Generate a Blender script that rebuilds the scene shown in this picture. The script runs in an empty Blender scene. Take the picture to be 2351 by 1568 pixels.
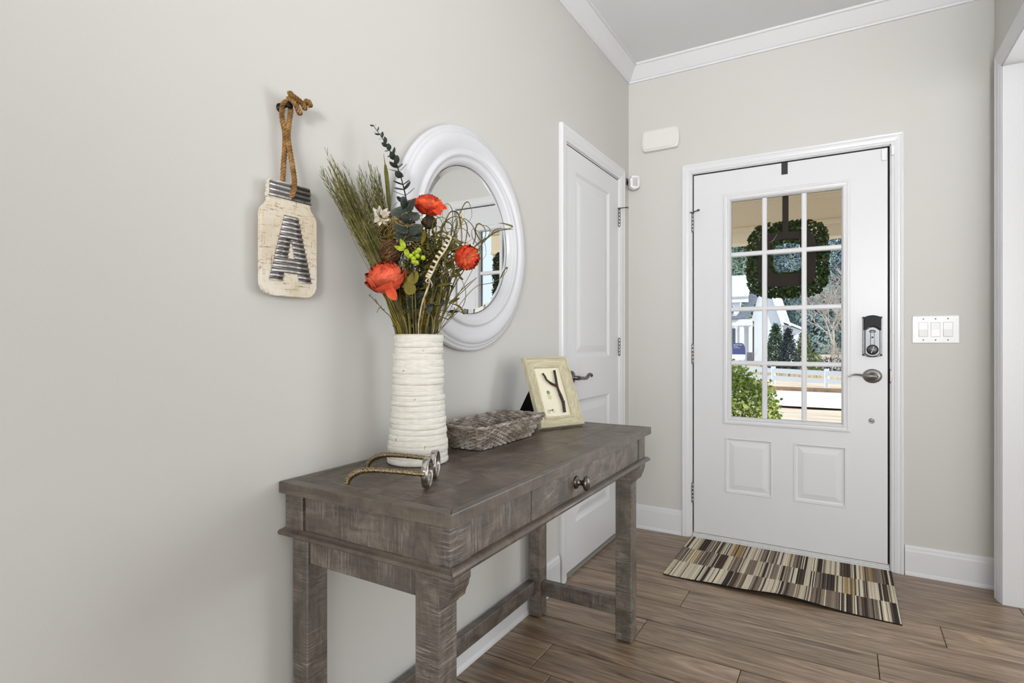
import bpy, bmesh, math, random
from mathutils import Vector, Matrix
V = Vector
sc = bpy.context.scene
COL = sc.collection
random.seed(7)
PI = math.pi

# ---------------------------------------------------------------- camera
cam_d = bpy.data.cameras.new('camera')
cam_d.sensor_width = 36.0
cam_d.lens = 1289.3 / 2351 * 36
cam_d.shift_y = -0.85 / 2351
cam_d.clip_start = 0.02
cam_d.clip_end = 400
cam = bpy.data.objects.new('camera', cam_d)
COL.objects.link(cam)
cam.location = (1.1249, -3.2733, 1.1128)
cam.rotation_euler = (math.radians(90), 0, math.radians(30.70))
sc.camera = cam

# ---------------------------------------------------------------- sky, sun, window light, exposure
world = bpy.data.worlds.new('world')
sc.world = world
world.use_nodes = True
wn = world.node_tree.nodes
wn.clear()
w_out = wn.new('ShaderNodeOutputWorld')
w_bg = wn.new('ShaderNodeBackground')
w_bg.inputs['Color'].default_value = (0.72, 0.83, 1.0, 1)
w_bg.inputs['Strength'].default_value = 1.5
world.node_tree.links.new(w_bg.outputs[0], w_out.inputs[0])

sun_d = bpy.data.lights.new('sun', 'SUN')
sun_d.energy = 3.7
sun_d.angle = math.radians(1.0)
sun_d.color = (1.0, 0.95, 0.87)
sun = bpy.data.objects.new('sun', sun_d)
COL.objects.link(sun)
sun.rotation_euler = V((-0.8, 0.46, -0.62)).to_track_quat('-Z', 'Y').to_euler()
sun.location = (6, -3, 6)

def area(name, loc, direction, sx, sy, power, color=(1, 1, 1)):
    d = bpy.data.lights.new(name, 'AREA')
    d.shape = 'RECTANGLE'
    d.size, d.size_y = sx, sy
    d.energy = power
    d.color = color
    o = bpy.data.objects.new(name, d)
    COL.objects.link(o)
    o.location = loc
    o.rotation_euler = V(direction).to_track_quat('-Z', 'Z').to_euler()
    return o

# daylight through the windows of the room beyond the right-hand opening
area('front_room_window_light', (3.05, -0.06, 1.40), (0, -1, 0), 2.0, 1.7, 58, (0.92, 0.97, 1.0))
area('side_room_window_light', (5.40, -1.9, 1.45), (-1, 0, 0), 2.4, 1.5, 18, (0.93, 0.97, 1.0))
area('rear_side_fill_light', (5.45, -5.5, 1.25), (-1, 0, 0), 2.6, 2.0, 19, (0.94, 0.975, 1.0))  # added fill lamp, no window there; lifts the near left wall and table front
area('rear_fill_light', (3.35, -7.9, 1.15), (0, 1, 0), 3.7, 2.25, 172, (0.95, 0.98, 1.0))  # added soft fill from behind the camera, in place of any known window
# added lamp behind the camera, aimed forward to lift the ceiling and front wall
fl_ = area('ceiling_fill_light', (1.58, -4.9, 1.6), (-0.58, 4.5, 1.28), 0.5, 0.5, 23, (0.97, 0.985, 1.0))
fl_.data.spread = math.radians(76)

sc.view_settings.view_transform = 'Standard'
sc.view_settings.look = 'None'
sc.view_settings.exposure = -0.16
sc.view_settings.gamma = 1.0
sc.view_settings.use_curve_mapping = False

# ---------------------------------------------------------------- materials
def L(r, g, b):
    f = lambda c: (c/255/12.92) if c <= 10 else ((c/255+0.055)/1.055)**2.4
    return (f(r), f(g), f(b), 1)

class NT:
    def __init__(s, name):
        s.m = bpy.data.materials.new(name)
        s.m.use_nodes = True
        s.t = s.m.node_tree
        s.b = s.t.nodes['Principled BSDF']
        s.out = s.t.nodes['Material Output']
    def n(s, kind, **kw):
        nd = s.t.nodes.new('ShaderNode' + kind)
        for k, v in kw.items():
            setattr(nd, k, v)
        return nd
    def l(s, a, b):
        s.t.links.new(a, b)
    def noise(s, scale, stretch=(1, 1, 1), detail=4, rough=0.55, dist=0.0, offset=None):
        tc = s.n('TexCoord')
        mp = s.n('Mapping')
        mp.inputs['Scale'].default_value = stretch
        s.l(tc.outputs['Object'], mp.inputs['Vector'])
        if offset is not None:
            s.l(offset, mp.inputs['Location'])
        nz = s.n('TexNoise')
        nz.inputs['Scale'].default_value = scale
        nz.inputs['Detail'].default_value = detail
        nz.inputs['Roughness'].default_value = rough
        nz.inputs['Distortion'].default_value = dist
        s.l(mp.outputs[0], nz.inputs['Vector'])
        return nz
    def ramp(s, src, stops):
        r = s.n('ValToRGB')
        e = r.color_ramp.elements
        while len(e) < len(stops):
            e.new(0.5)
        for el, (p, c) in zip(e, stops):
            el.position = p
            el.color = c
        s.l(src, r.inputs[0])
        return r.outputs[0]
    def mix(s, fac, a, b, mode='MIX'):
        m = s.n('MixRGB', blend_type=mode)
        for sock, v in ((m.inputs[0], fac), (m.inputs[1], a), (m.inputs[2], b)):
            if isinstance(v, (int, float)):
                sock.default_value = v
            elif isinstance(v, tuple):
                sock.default_value = v
            else:
                s.l(v, sock)
        return m.outputs[0]
    def bump(s, src, strength=0.2, dist=0.002):
        b = s.n('Bump')
        b.inputs['Strength'].default_value = strength
        b.inputs['Distance'].default_value = dist
        s.l(src, b.inputs['Height'])
        s.l(b.outputs[0], s.b.inputs['Normal'])
    def base(s, c):
        if isinstance(c, tuple):
            s.b.inputs['Base Color'].default_value = c
        else:
            s.l(c, s.b.inputs['Base Color'])
    def set(s, rough=0.5, metal=0.0, spec=None, coat=0.0):
        s.b.inputs['Roughness'].default_value = rough
        s.b.inputs['Metallic'].default_value = metal
        if spec is not None:
            s.b.inputs['Specular IOR Level'].default_value = spec
        s.b.inputs['Coat Weight'].default_value = coat

def paint(name, rgb, rough=0.5, bump=0.05, scale=180, var=0.03, spec=0.4, metal=0.0):
    t = NT(name)
    nz = t.noise(scale, detail=3)
    c = L(*rgb)
    lo = tuple(x*(1-var) for x in c[:3]) + (1,)
    hi = tuple(min(1, x*(1+var)) for x in c[:3]) + (1,)
    t.base(t.ramp(nz.outputs['Fac'], [(0.3, lo), (0.7, hi)]))
    if bump:
        t.bump(nz.outputs['Fac'], bump, 0.001)
    t.set(rough, metal, spec)
    return t.m

def grained(name, stops, stretch, scale=6, rough=0.5, bump=0.25, spec=0.5, objrand=0.0, fine=None, coat=0.0, dist=0.6):
    t = NT(name)
    off = None
    oi = t.n('ObjectInfo')
    cb = t.n('CombineXYZ')
    mul = t.n('Math', operation='MULTIPLY')
    mul.inputs[1].default_value = 37.0
    t.l(oi.outputs['Random'], mul.inputs[0])
    for i in range(3):
        t.l(mul.outputs[0], cb.inputs[i])
    nz = t.noise(scale, stretch, detail=7, rough=0.62, dist=dist, offset=cb.outputs[0])
    col = t.ramp(nz.outputs['Fac'], [(p, L(*c)) for p, c in stops])
    if fine:
        fz = t.noise(fine[0], fine[1], detail=3, rough=0.7)
        col = t.mix(fine[2], col, t.ramp(fz.outputs['Fac'], [(0.42, L(*fine[3])), (0.62, L(*fine[4]))]), 'OVERLAY')
    if objrand:
        hs = t.n('HueSaturation')
        mr = t.n('MapRange')
        mr.inputs['To Min'].default_value = 1 - objrand
        mr.inputs['To Max'].default_value = 1 + objrand
        t.l(oi.outputs['Random'], mr.inputs['Value'])
        t.l(mr.outputs[0], hs.inputs['Value'])
        t.l(col, hs.inputs['Color'])
        col = hs.outputs[0]
    t.base(col)
    t.bump(nz.outputs['Fac'], bump, 0.0015)
    t.set(rough, 0, spec, coat)
    return t.m

MAT = {}
MAT['wall'] = paint('wall_paint', (209, 207, 202), 0.55, 0.04, 260, 0.012, 0.3)
MAT['ceiling'] = paint('ceiling_paint', (232, 233, 234), 0.8, 0.05, 220, 0.01, 0.2)
MAT['trim'] = paint('white_trim_paint', (227, 227, 229), 0.32, 0.02, 90, 0.01, 0.45)
MAT['door'] = paint('white_door_paint', (226, 226, 228), 0.34, 0.03, 120, 0.01, 0.45)
def plank_wood():
    t = NT('oak_plank')
    oi = t.n('ObjectInfo'); cb = t.n('CombineXYZ'); mul = t.n('Math', operation='MULTIPLY'); mul.inputs[1].default_value = 37.0
    t.l(oi.outputs['Random'], mul.inputs[0])
    for i in range(3): t.l(mul.outputs[0], cb.inputs[i])
    off = cb.outputs[0]
    n1 = t.noise(2.6, (0.50, 5.0, 5.0), 6, 0.6, 3.2, off)            # broad cathedral figure
    n2 = t.noise(9.0, (0.35, 9.0, 9.0), 5, 0.7, 0.6, off)            # grain lines
    n3 = t.noise(30.0, (0.4, 14.0, 14.0), 3, 0.7, 0.2, off)          # pores
    c = t.ramp(n1.outputs['Fac'], [(0.30, L(92, 73, 56)), (0.44, L(126, 104, 83)), (0.56, L(148, 125, 102)), (0.72, L(178, 154, 128))])
    c = t.mix(0.60, c, t.ramp(n2.outputs['Fac'], [(0.34, (0.42, 0.39, 0.36, 1)), (0.48, (1, 1, 1, 1))]), 'MULTIPLY')
    c = t.mix(0.55, c, t.ramp(n3.outputs['Fac'], [(0.36, (0.55, 0.53, 0.5, 1)), (0.5, (1, 1, 1, 1))]), 'MULTIPLY')
    hs = t.n('HueSaturation'); mr = t.n('MapRange'); mr.inputs['To Min'].default_value = 0.92; mr.inputs['To Max'].default_value = 1.16
    t.l(oi.outputs['Random'], mr.inputs['Value']); t.l(mr.outputs[0], hs.inputs['Value']); t.l(c, hs.inputs['Color'])
    t.base(hs.outputs[0])
    t.bump(n2.outputs['Fac'], 0.35, 0.0012)
    t.set(0.40, 0, 0.8, 0.1)
    return t.m
MAT['plank'] = plank_wood()
MAT['subfloor'] = paint('dark_underlay', (26, 20, 16), 0.8, 0)
def table_wood(name, ax, tones=((56, 48, 40), (92, 82, 71), (134, 123, 109)), rough=0.5, spec=1.0, scr=1.0):
    t = NT(name)
    oi = t.n('ObjectInfo'); cb = t.n('CombineXYZ'); mul = t.n('Math', operation='MULTIPLY'); mul.inputs[1].default_value = 23.0
    t.l(oi.outputs['Random'], mul.inputs[0])
    for i in range(3): t.l(mul.outputs[0], cb.inputs[i])
    off = cb.outputs[0]
    st = [10.0]*3; st[ax] = 1.2
    cr = [6.0]*3; cr[ax] = 120.0
    n1 = t.noise(11.0, (1, 1, 1), 6, 0.68, 0.8, off)                    # blotches
    n2 = t.noise(5.0, tuple(st), 6, 0.7, 0.8, off)                    # grain
    n3 = t.noise(2.4, tuple(cr), 5, 0.8, 0.7, off)                   # rubbed saw marks across the grain
    n4 = t.noise(9.0, (1, 1, 1), 3, 0.6, 0.3, off)
    c = t.ramp(n1.outputs['Fac'], [(0.28, L(*tones[0])), (0.5, L(*tones[1])), (0.74, L(*tones[2]))])
    c = t.mix(0.8, c, t.ramp(n2.outputs['Fac'], [(0.34, (0.45, 0.43, 0.42, 1)), (0.5, (1, 1, 1, 1))]), 'MULTIPLY')
    mk = t.n('Math', operation='MULTIPLY')
    t.l(t.ramp(n3.outputs['Fac'], [(0.50, (0, 0, 0, 1)), (0.63, (1, 1, 1, 1))]), mk.inputs[0])
    t.l(t.ramp(n4.outputs['Fac'], [(0.42, (0.08, 0.08, 0.08, 1)), (0.66, (0.8*scr, 0.8*scr, 0.8*scr, 1))]), mk.inputs[1])
    c = t.mix(mk.outputs[0], c, L(168, 160, 152))
    c = t.mix(0.55*scr, c, t.ramp(n3.outputs['Fac'], [(0.30, (0.5, 0.48, 0.47, 1)), (0.42, (1, 1, 1, 1))]), 'MULTIPLY')
    t.base(c)
    t.bump(n3.outputs['Fac'], 0.4*scr, 0.0015)
    t.set(rough, 0, spec, 0.0)
    return t.m
MAT['wood_x'], MAT['wood_y'], MAT['wood_z'] = table_wood('grey_wood_x', 0), table_wood('grey_wood_y', 1), table_wood('grey_wood_z', 2)
TOPT = ((52, 42, 34), (86, 72, 60), (116, 101, 87))
MAT['top_x'], MAT['top_y'] = table_wood('brown_grey_top_x', 0, TOPT, 0.40, 0.6), table_wood('brown_grey_top_y', 1, TOPT, 0.40, 0.6)
for k_, a_ in (('x', 0), ('y', 1)): MAT['edge_'+k_] = table_wood('edge_wood_'+k_, a_, ((68, 59, 50), (94, 83, 72), (120, 108, 95)), 0.42, 0.9, 0.15)
MAT['nickel'] = paint('brushed_nickel', (150, 148, 146), 0.28, 0.06, 300, 0.05, 0.5, 1.0)
MAT['steel'] = paint('satin_steel', (104, 104, 106), 0.36, 0.03, 200, 0.04, 0.5, 1.0)
MAT['pewter'] = paint('dark_pewter', (112, 106, 102), 0.26, 0.05, 160, 0.05, 0.5, 1.0)
MAT['black'] = paint('black_plastic', (22, 22, 23), 0.45, 0.0, 100, 0.02, 0.2)
MAT['blackgap'] = paint('black_gap_strip', (22, 22, 22), 0.8, 0)  # near-black strips set into the gaps around both doors
MAT['white_plastic'] = paint('white_plastic', (228, 226, 221), 0.38, 0, 90, 0.01, 0.4)
MAT['bright_plastic'] = paint('bright_white_plastic', (238, 238, 238), 0.3, 0, 90, 0.01, 0.45)
MAT['lens_plastic'] = paint('grey_lens_plastic', (196, 196, 197), 0.3, 0.2, 60, 0.03, 0.4)
MAT['threshold'] = paint('threshold_white', (222, 222, 221), 0.4, 0.1, 60, 0.06, 0.4)
MAT['mirror_frame'] = paint('gloss_white_lacquer', (219, 219, 223), 0.25, 0.01, 30, 0.01, 0.5)
t = NT('mirror_silver'); t.base((0.86, 0.87, 0.87, 1)); t.set(0.0, 1.0); MAT['mirror'] = t.m
MAT['darkrim'] = paint('mirror_dark_edge', (42, 43, 45), 0.3, 0)

t = NT('clear_glass')
t.t.nodes.remove(t.b)
tr = t.n('BsdfTransparent'); tr.inputs[0].default_value = (0.97, 0.985, 0.98, 1)
gl = t.n('BsdfGlossy'); gl.inputs['Roughness'].default_value = 0.02
fr = t.n('Fresnel'); fr.inputs['IOR'].default_value = 1.18
mx = t.n('MixShader')
t.l(fr.outputs[0], mx.inputs[0]); t.l(tr.outputs[0], mx.inputs[1]); t.l(gl.outputs[0], mx.inputs[2]); t.l(mx.outputs[0], t.out.inputs[0])
MAT['glass'] = t.m

# ---------------------------------------------------------------- mesh helpers
class B:
    """collects geometry (world metres) for ONE mesh object"""
    def __init__(s):
        s.bm = bmesh.new()
        s.col = None
    def face(s, vs, smooth=False):
        try:
            f = s.bm.faces.new(vs)
            f.smooth = smooth
            return f
        except ValueError:
            return None
    def box(s, x0, x1, y0, y1, z0, z1, bev=0.0, seg=1, M=None):
        t = bmesh.new()
        bmesh.ops.create_cube(t, size=1.0)
        for v in t.verts:
            v.co = V((x0+(v.co.x+.5)*(x1-x0), y0+(v.co.y+.5)*(y1-y0), z0+(v.co.z+.5)*(z1-z0)))
        if bev > 0:
            bmesh.ops.bevel(t, geom=t.edges[:], offset=bev, segments=seg, affect='EDGES', profile=0.5)
        s.add(t, M)
        return s
    def add(s, t, M=None, smooth=None):
        mp = {}
        for v in t.verts:
            mp[v] = s.bm.verts.new(M @ v.co if M is not None else v.co)
        for f in t.faces:
            s.face([mp[v] for v in f.verts], f.smooth if smooth is None else smooth)
        t.free()
    def grid(s, rows, smooth=True, closed=False):
        vr = [[s.bm.verts.new(p) for p in r] for r in rows]
        for i in range(len(vr)-1):
            n = len(vr[i])
            for j in range(n if closed else n-1):
                s.face([vr[i][j], vr[i][(j+1) % n], vr[i+1][(j+1) % n], vr[i+1][j]], smooth)
        return vr
    def tube(s, path, r, sides=8, closed=False, flat=1.0, cap=True, up=None, smooth=True, twist=0.0):
        pts = [V(p) for p in path]
        n = len(pts)
        rs = r if isinstance(r, (list, tuple)) else [r]*n
        tang = []
        for i in range(n):
            if closed:
                d = pts[(i+1) % n]-pts[(i-1) % n]
            else:
                d = pts[min(i+1, n-1)]-pts[max(i-1, 0)]
            tang.append(d.normalized() if d.length > 1e-9 else V((0, 0, 1)))
        a = V(up) if up is not None else (V((0, 0, 1)) if abs(tang[0].z) < 0.9 else V((1, 0, 0)))
        nx = (a - tang[0]*a.dot(tang[0])).normalized()
        rows = []
        for i in range(n):
            nx = nx - tang[i]*nx.dot(tang[i])
            nx = nx.normalized() if nx.length > 1e-6 else tang[i].orthogonal().normalized()
            ny = tang[i].cross(nx)
            row = []
            for k in range(sides):
                an = 2*PI*k/sides + twist*i
                row.append(pts[i] + nx*(math.cos(an)*rs[i]*flat) + ny*(math.sin(an)*rs[i]))
            rows.append(row)
        if closed:
            rows.append(rows[0])
            vr = [[s.bm.verts.new(p) for p in row] for row in rows[:-1]]
            for i in range(n):
                q = (i+1) % n
                for k in range(sides):
                    s.face([vr[i][k], vr[i][(k+1) % sides], vr[q][(k+1) % sides], vr[q][k]], smooth)
        else:
            vr = s.grid(rows, smooth, True)
            if cap:
                s.face(vr[0][::-1]); s.face(vr[-1])
        return s
    def lathe(s, prof, origin=(0, 0, 0), axis='z', n=48, smooth=True, sx=1.0, sy=1.0, capend=True, fn=None):
        O = V(origin)
        rows = []
        for (r, h) in prof:
            row = []
            for k in range(n):
                an = 2*PI*k/n
                rr = fn(r, h, an) if fn else r
                c, d = rr*math.cos(an)*sx, rr*math.sin(an)*sy
                if axis == 'z': p = V((c, d, h))
                elif axis == 'x': p = V((h, c, d))
                else: p = V((d, -h, c))      # -y
                row.append(O+p)
            rows.append(row)
        vr = s.grid(rows, smooth, True)
        if capend:
            if prof[0][0] > 1e-6: s.face(vr[0][::-1])
            if prof[-1][0] > 1e-6: s.face(vr[-1])
        return s
    def prism(s, poly, fn, w0, w1, bev=0.0):
        """polygon (a,c) extruded from depth w0 to w1 through map fn(a,c,w)"""
        t = bmesh.new()
        lo = [t.verts.new(fn(a, c, w0)) for a, c in poly]
        hi = [t.verts.new(fn(a, c, w1)) for a, c in poly]
        n = len(poly)
        t.faces.new(lo[::-1]); top = t.faces.new(hi)
        for i in range(n):
            t.faces.new([lo[i], lo[(i+1) % n], hi[(i+1) % n], hi[i]])
        bmesh.ops.recalc_face_normals(t, faces=t.faces[:])
        if bev > 0:
            bmesh.ops.bevel(t, geom=list(top.edges), offset=bev, segments=2, affect='EDGES', profile=0.5)
        s.add(t)
        return s
    def sweep(s, corners, prof, fn, closed=True, smooth=False):
        """corners: (a,c,da,dc); profile (u,w): offset u along (da,dc), depth w"""
        rows = [[V(fn(a+u*da, c+u*dc, w)) for (u, w) in prof] for (a, c, da, dc) in corners]
        if closed:
            rows.append(rows[0])
        s.grid(rows, smooth)
        return s
    def plate(s, rect, holes, fn, w, flip=False):
        xs = sorted(set([rect[0], rect[1]] + [h[i] for h in holes for i in (0, 1)]))
        zs = sorted(set([rect[2], rect[3]] + [h[i] for h in holes for i in (2, 3)]))
        for i in range(len(xs)-1):
            for j in range(len(zs)-1):
                cx, cz = (xs[i]+xs[i+1])/2, (zs[j]+zs[j+1])/2
                if any(h[0] < cx < h[1] and h[2] < cz < h[3] for h in holes):
                    continue
                s.face([s.bm.verts.new(fn(a, c, w)) for a, c in ((xs[i], zs[j]), (xs[i+1], zs[j]), (xs[i+1], zs[j+1]), (xs[i], zs[j+1]))])
        return s

def rect_c(a0, a1, c0, c1):
    return [(a0, c0, 1, 1), (a1, c0, -1, 1), (a1, c1, -1, -1), (a0, c1, 1, -1)]
def arch_c(a0, a1, c1, c0=0.0):      # open three sided casing, offsets go outwards
    return [(a0, c0, -1, 0), (a0, c1, -1, 1), (a1, c1, 1, 1), (a1, c0, 1, 0)]
def front(a, c, w): return V((a, -w, c))
def left(a, c, w): return V((w, a, c))
def right(a, c, w): return V((1.70-w, a, c))

def wpos(o):
    p = V((0, 0, 0))
    while o is not None:
        p = p + o.location
        o = o.parent
    return p
def obj(name, b, m, parent=None, base=None, kind=None, label=None, recalc=True):
    """link a builder as ONE mesh object; world coordinates go in, local ones are stored"""
    me = bpy.data.meshes.new(name)
    if recalc:
        bmesh.ops.remove_doubles(b.bm, verts=b.bm.verts[:], dist=1e-6)
        bmesh.ops.recalc_face_normals(b.bm, faces=b.bm.faces[:])
    o = bpy.data.objects.new(name, me)
    if parent is not None:
        o.parent = parent
        off = wpos(parent)
        if base is not None:
            o.location = V(base)-off
            off = V(base)
    else:
        off = V(base) if base is not None else V((0, 0, 0))
        o.location = off
    bmesh.ops.translate(b.bm, verts=b.bm.verts[:], vec=-off)
    b.bm.to_mesh(me)
    b.bm.free()
    me.materials.append(MAT[m] if isinstance(m, str) else m)
    COL.objects.link(o)
    if kind: o['kind'] = kind
    if label and parent is not None: o['label'] = label
    return o
def thing(name, label, cat, loc=(0, 0, 0), group=None):
    o = bpy.data.objects.new(name, None)
    o.empty_display_size = 0.05
    COL.objects.link(o)
    o.location = loc
    o['label'] = label
    o['category'] = cat
    if group: o['group'] = group
    return o
def tag(o, label, cat, group=None, kind=None):
    o['label'] = label
    o['category'] = cat
    if group: o['group'] = group
    if kind: o['kind'] = kind
    return o
def struct_root(name, loc=(0, 0, 0)):
    o = bpy.data.objects.new(name, None)
    COL.objects.link(o)
    o.location = loc
    o['kind'] = 'structure'
    return o
def inst(name, me, parent, M):
    """a part sharing mesh data; M is a world matrix"""
    o = bpy.data.objects.new(name, me)
    o.parent = parent
    o.matrix_basis = Matrix.Translation(-wpos(parent)) @ M
    COL.objects.link(o)
    return o
def smooth_path(pts, n=8):
    """Catmull-Rom through the points"""
    P = [V(p) for p in pts]
    P = [P[0]*2-P[1]] + P + [P[-1]*2-P[-2]]
    out = []
    for i in range(1, len(P)-2):
        for k in range(n):
            t = k/n
            a, b, c, d = P[i-1], P[i], P[i+1], P[i+2]
            out.append(0.5*((2*b) + (c-a)*t + (2*a-5*b+4*c-d)*t*t + (3*b-a-3*c+d)*t**3))
    out.append(P[-2])
    return out

# ================================================================ ROOM SHELL
CEIL = 2.745
S = 'structure'
# floor: dark underlay slab with separate planks laid along x
b = B(); b.box(0.0, 5.6, -8.0, 0.02, -0.08, -0.008)
floor = obj('floor', b, 'subfloor', base=(0, 0, -0.08), kind=S)
PW = 0.177
JOINT = {0: 0.9, 1: 1.748-1.22, 2: 0.031, 3: 1.442-1.22, 4: 0.527, 5: 1.222-1.22+0.0, 6: 0.444, 7: 0.82, 8: 0.2}
rnd = random.Random(3)
y1 = -0.005
row = 0
while y1 > -5.4:
    y0 = y1-PW
    x = JOINT.get(row, rnd.uniform(0, 1.2))
    cuts = [0.0] + [c for c in [x+1.22*k for k in range(-1, 5)] if 0.02 < c < 5.4] + [5.55]
    for c0, c1 in zip(cuts[:-1], cuts[1:]):
        b = B(); b.box(c0+0.0010, c1-0.0010, y0+0.0019, y1-0.0019, -0.0085, 0.0, 0.0018)
        obj('plank', b, 'plank', floor, base=((c0+c1)/2, (y0+y1)/2, -0.004))
    y1 = y0
    row += 1
b = B(); b.box(0, 5.55, -8.0, y1, -0.0085, 0.0)
obj('rear_planking', b, 'plank', floor, kind='stuff')

# front wall (front door wall) with the door opening
DX0, DX1, DZ = 0.362, 1.322, 2.075
b = B()
b.box(-0.15, DX0, 0.0, 0.15, -0.3, 3.0); b.box(DX1, 5.75, 0.0, 0.15, -0.3, 3.0); b.box(DX0, DX1, 0.0, 0.15, DZ, 3.0)
obj('wall_front', b, 'wall', kind=S)
# left wall with closet opening
CY0, CY1, CZ = -0.900, -0.172, 2.052
b = B()
b.box(-0.15, 0, -8.15, CY0, -0.3, 3.0); b.box(-0.15, 0, CY1, 0.0, -0.3, 3.0); b.box(-0.15, 0, CY0, CY1, CZ, 3.0)
b.box(-0.75, -0.70, CY0-0.1, CY1+0.1, -0.3, 3.0); b.box(-0.70, -0.15, CY0-0.1, CY0-0.05, -0.3, 3.0); b.box(-0.70, -0.15, CY1+0.05, CY1+0.1, -0.3, 3.0); b.box(-0.70, 0.0, CY0-0.05, CY1+0.05, -0.08, -0.004); b.box(-0.70, -0.15, CY0-0.05, CY1+0.05, 2.5, 2.6)
obj('wall_left', b, 'wall', kind=S)
# partition on the right with the wide cased opening
OY0, OY1, OZ = -2.45, -0.165, 2.285
b = B()
b.box(1.70, 1.82, OY1, 0.0, 0, CEIL); b.box(1.70, 1.82, OY0, OY1, OZ, CEIL); b.box(1.70, 1.82, -2.75, OY0, 0, CEIL)
obj('wall_right', b, 'wall', kind=S)
b = B(); b.box(5.6, 5.75, -8.15, 0.0, -0.3, 3.0); obj('wall_far_right', b, 'wall', kind=S)
b = B(); b.box(-0.15, 5.75, -8.3, -8.15, -0.3, 3.0); obj('wall_rear', b, 'wall', kind=S)
b = B(); b.box(-0.15, 5.75, -8.3, 0.15, CEIL, CEIL+0.25); obj('ceiling', b, 'ceiling', base=(0, 0, CEIL), kind=S)

# crown moulding: sloped board with small fillets
CR = [(0, 0), (0.010, 0), (0.010, 0.010), (0.016, 0.014), (0.062, 0.072), (0.066, 0.074), (0.072, 0.074), (0.072, 0.086), (0, 0.086)]
def crown(name, p0, p1, inward, m0=0, m1=0):
    b = B()
    p0, p1, inn = V(p0), V(p1), V(inward)
    d = (p1-p0).normalized()
    rows = []
    for p, mt in ((p0, m0), (p1, -m1)):
        rows.append([p + inn*u + d*(u*mt) + V((0, 0, CEIL-0.086+h)) for u, h in CR])
    b.grid(rows, False)
    return obj(name, b, 'trim', kind=S)
crown('trim_1', (0, -8, 0), (0, 0, 0), (1, 0, 0), 0, 1)
crown('trim_2', (0, 0, 0), (1.70, 0, 0), (0, -1, 0), 1, 1)
crown('trim_3', (1.70, 0, 0), (1.70, -2.75, 0), (-1, 0, 0), 1, 0)

# baseboards with cap and shoe
def baseboard(name, fn, a0, a1):
    b = B()
    prof = [(0.0, 0), (0.017, 0), (0.0165, 0.008), (0.012, 0.016), (0.0105, 0.018), (0.0105, 0.112), (0.009, 0.122), (0.0085, 0.130), (0.005, 0.139), (0.0, 0.140)]
    rows = [[V(fn(a, h, w)) for w, h in prof] for a in (a0, a1)]
    b.grid(rows, False)
    return obj(name, b, 'trim', kind=S)
baseboard('baseboard_front_left', front, 0.0, 0.320)
baseboard('baseboard_front_right', front, 1.369, 1.70)
baseboard('baseboard_left', left, -8.0, -0.967)
baseboard('baseboard_left_corner', left, -0.110, 0.0)

# casings
CAS = [(0, 0), (0, 0.008), (0.006, 0.011), (0.012, 0.011), (0.016, 0.014), (0.030, 0.0165), (0.040, 0.0165), (0.044, 0.019), (0.052, 0.020), (0.056, 0.0185), (0.058, 0.014), (0.058, 0)]
def casing(name, fn, a0, a1, c1, wide):
    b = B()
    k = wide/0.058
    b.sweep(arch_c(a0, a1, c1), [(u*k, w) for u, w in CAS], fn, closed=False)
    return obj(name, b, 'trim', kind=S)
casing('trim_4', front, 0.372, 1.314, 2.064, 0.052)
casing('trim_5', left, -0.893, -0.178, 2.046, 0.066)
casing('trim_6', right, OY0+0.004, OY1-0.002, 2.280, 0.066)
# jambs
b = B()
b.box(DX0, 0.376, 0.0, 0.15, 0, DZ); b.box(1.310, DX1, 0.0, 0.15, 0, DZ); b.box(DX0, DX1, 0.0, 0.15, 2.060, DZ)
b.box(0.376, 0.392, 0.052, 0.10, 0, 2.06); b.box(1.294, 1.310, 0.052, 0.10, 0, 2.06); b.box(0.376, 1.31, 0.052, 0.10, 2.044, 2.06)
obj('trim_7', b, 'trim', kind=S)
b = B()
b.box(0.3765, 0.381, 0.012, 0.05, 0.03, 2.0585); b.box(1.3035, 1.3095, 0.012, 0.05, 0.03, 2.0585); b.box(0.3765, 1.3095, 0.012, 0.05, 2.0535, 2.0595)
obj('trim_8', b, 'blackgap', kind=S)
b = B()
b.box(1.695, 1.83, OY1-0.012, OY1, 0, OZ); b.box(1.695, 1.83, OY0, OY0+0.012, 0, OZ); b.box(1.695, 1.83, OY0, OY1, OZ-0.012, OZ)
obj('trim_9', b, 'trim', kind=S)
b = B()
b.box(-0.15, 0.0, CY0, CY0+0.011, 0, CZ); b.box(-0.15, 0.0, CY1-0.011, CY1, 0, CZ); b.box(-0.15, 0.0, CY0, CY1, CZ-0.011, CZ)
obj('trim_10', b, 'trim', kind=S)
# threshold: white sill with stepped strips
b = B()
b.box(0.378, 1.308, -0.012, 0.16, 0.0, 0.010, 0.002); b.box(0.378, 1.308, -0.004, 0.15, 0.010, 0.019, 0.002); b.box(0.378, 1.308, 0.004, 0.14, 0.019, 0.026, 0.001)
obj('trim_11', b, 'threshold', kind=S)

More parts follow.
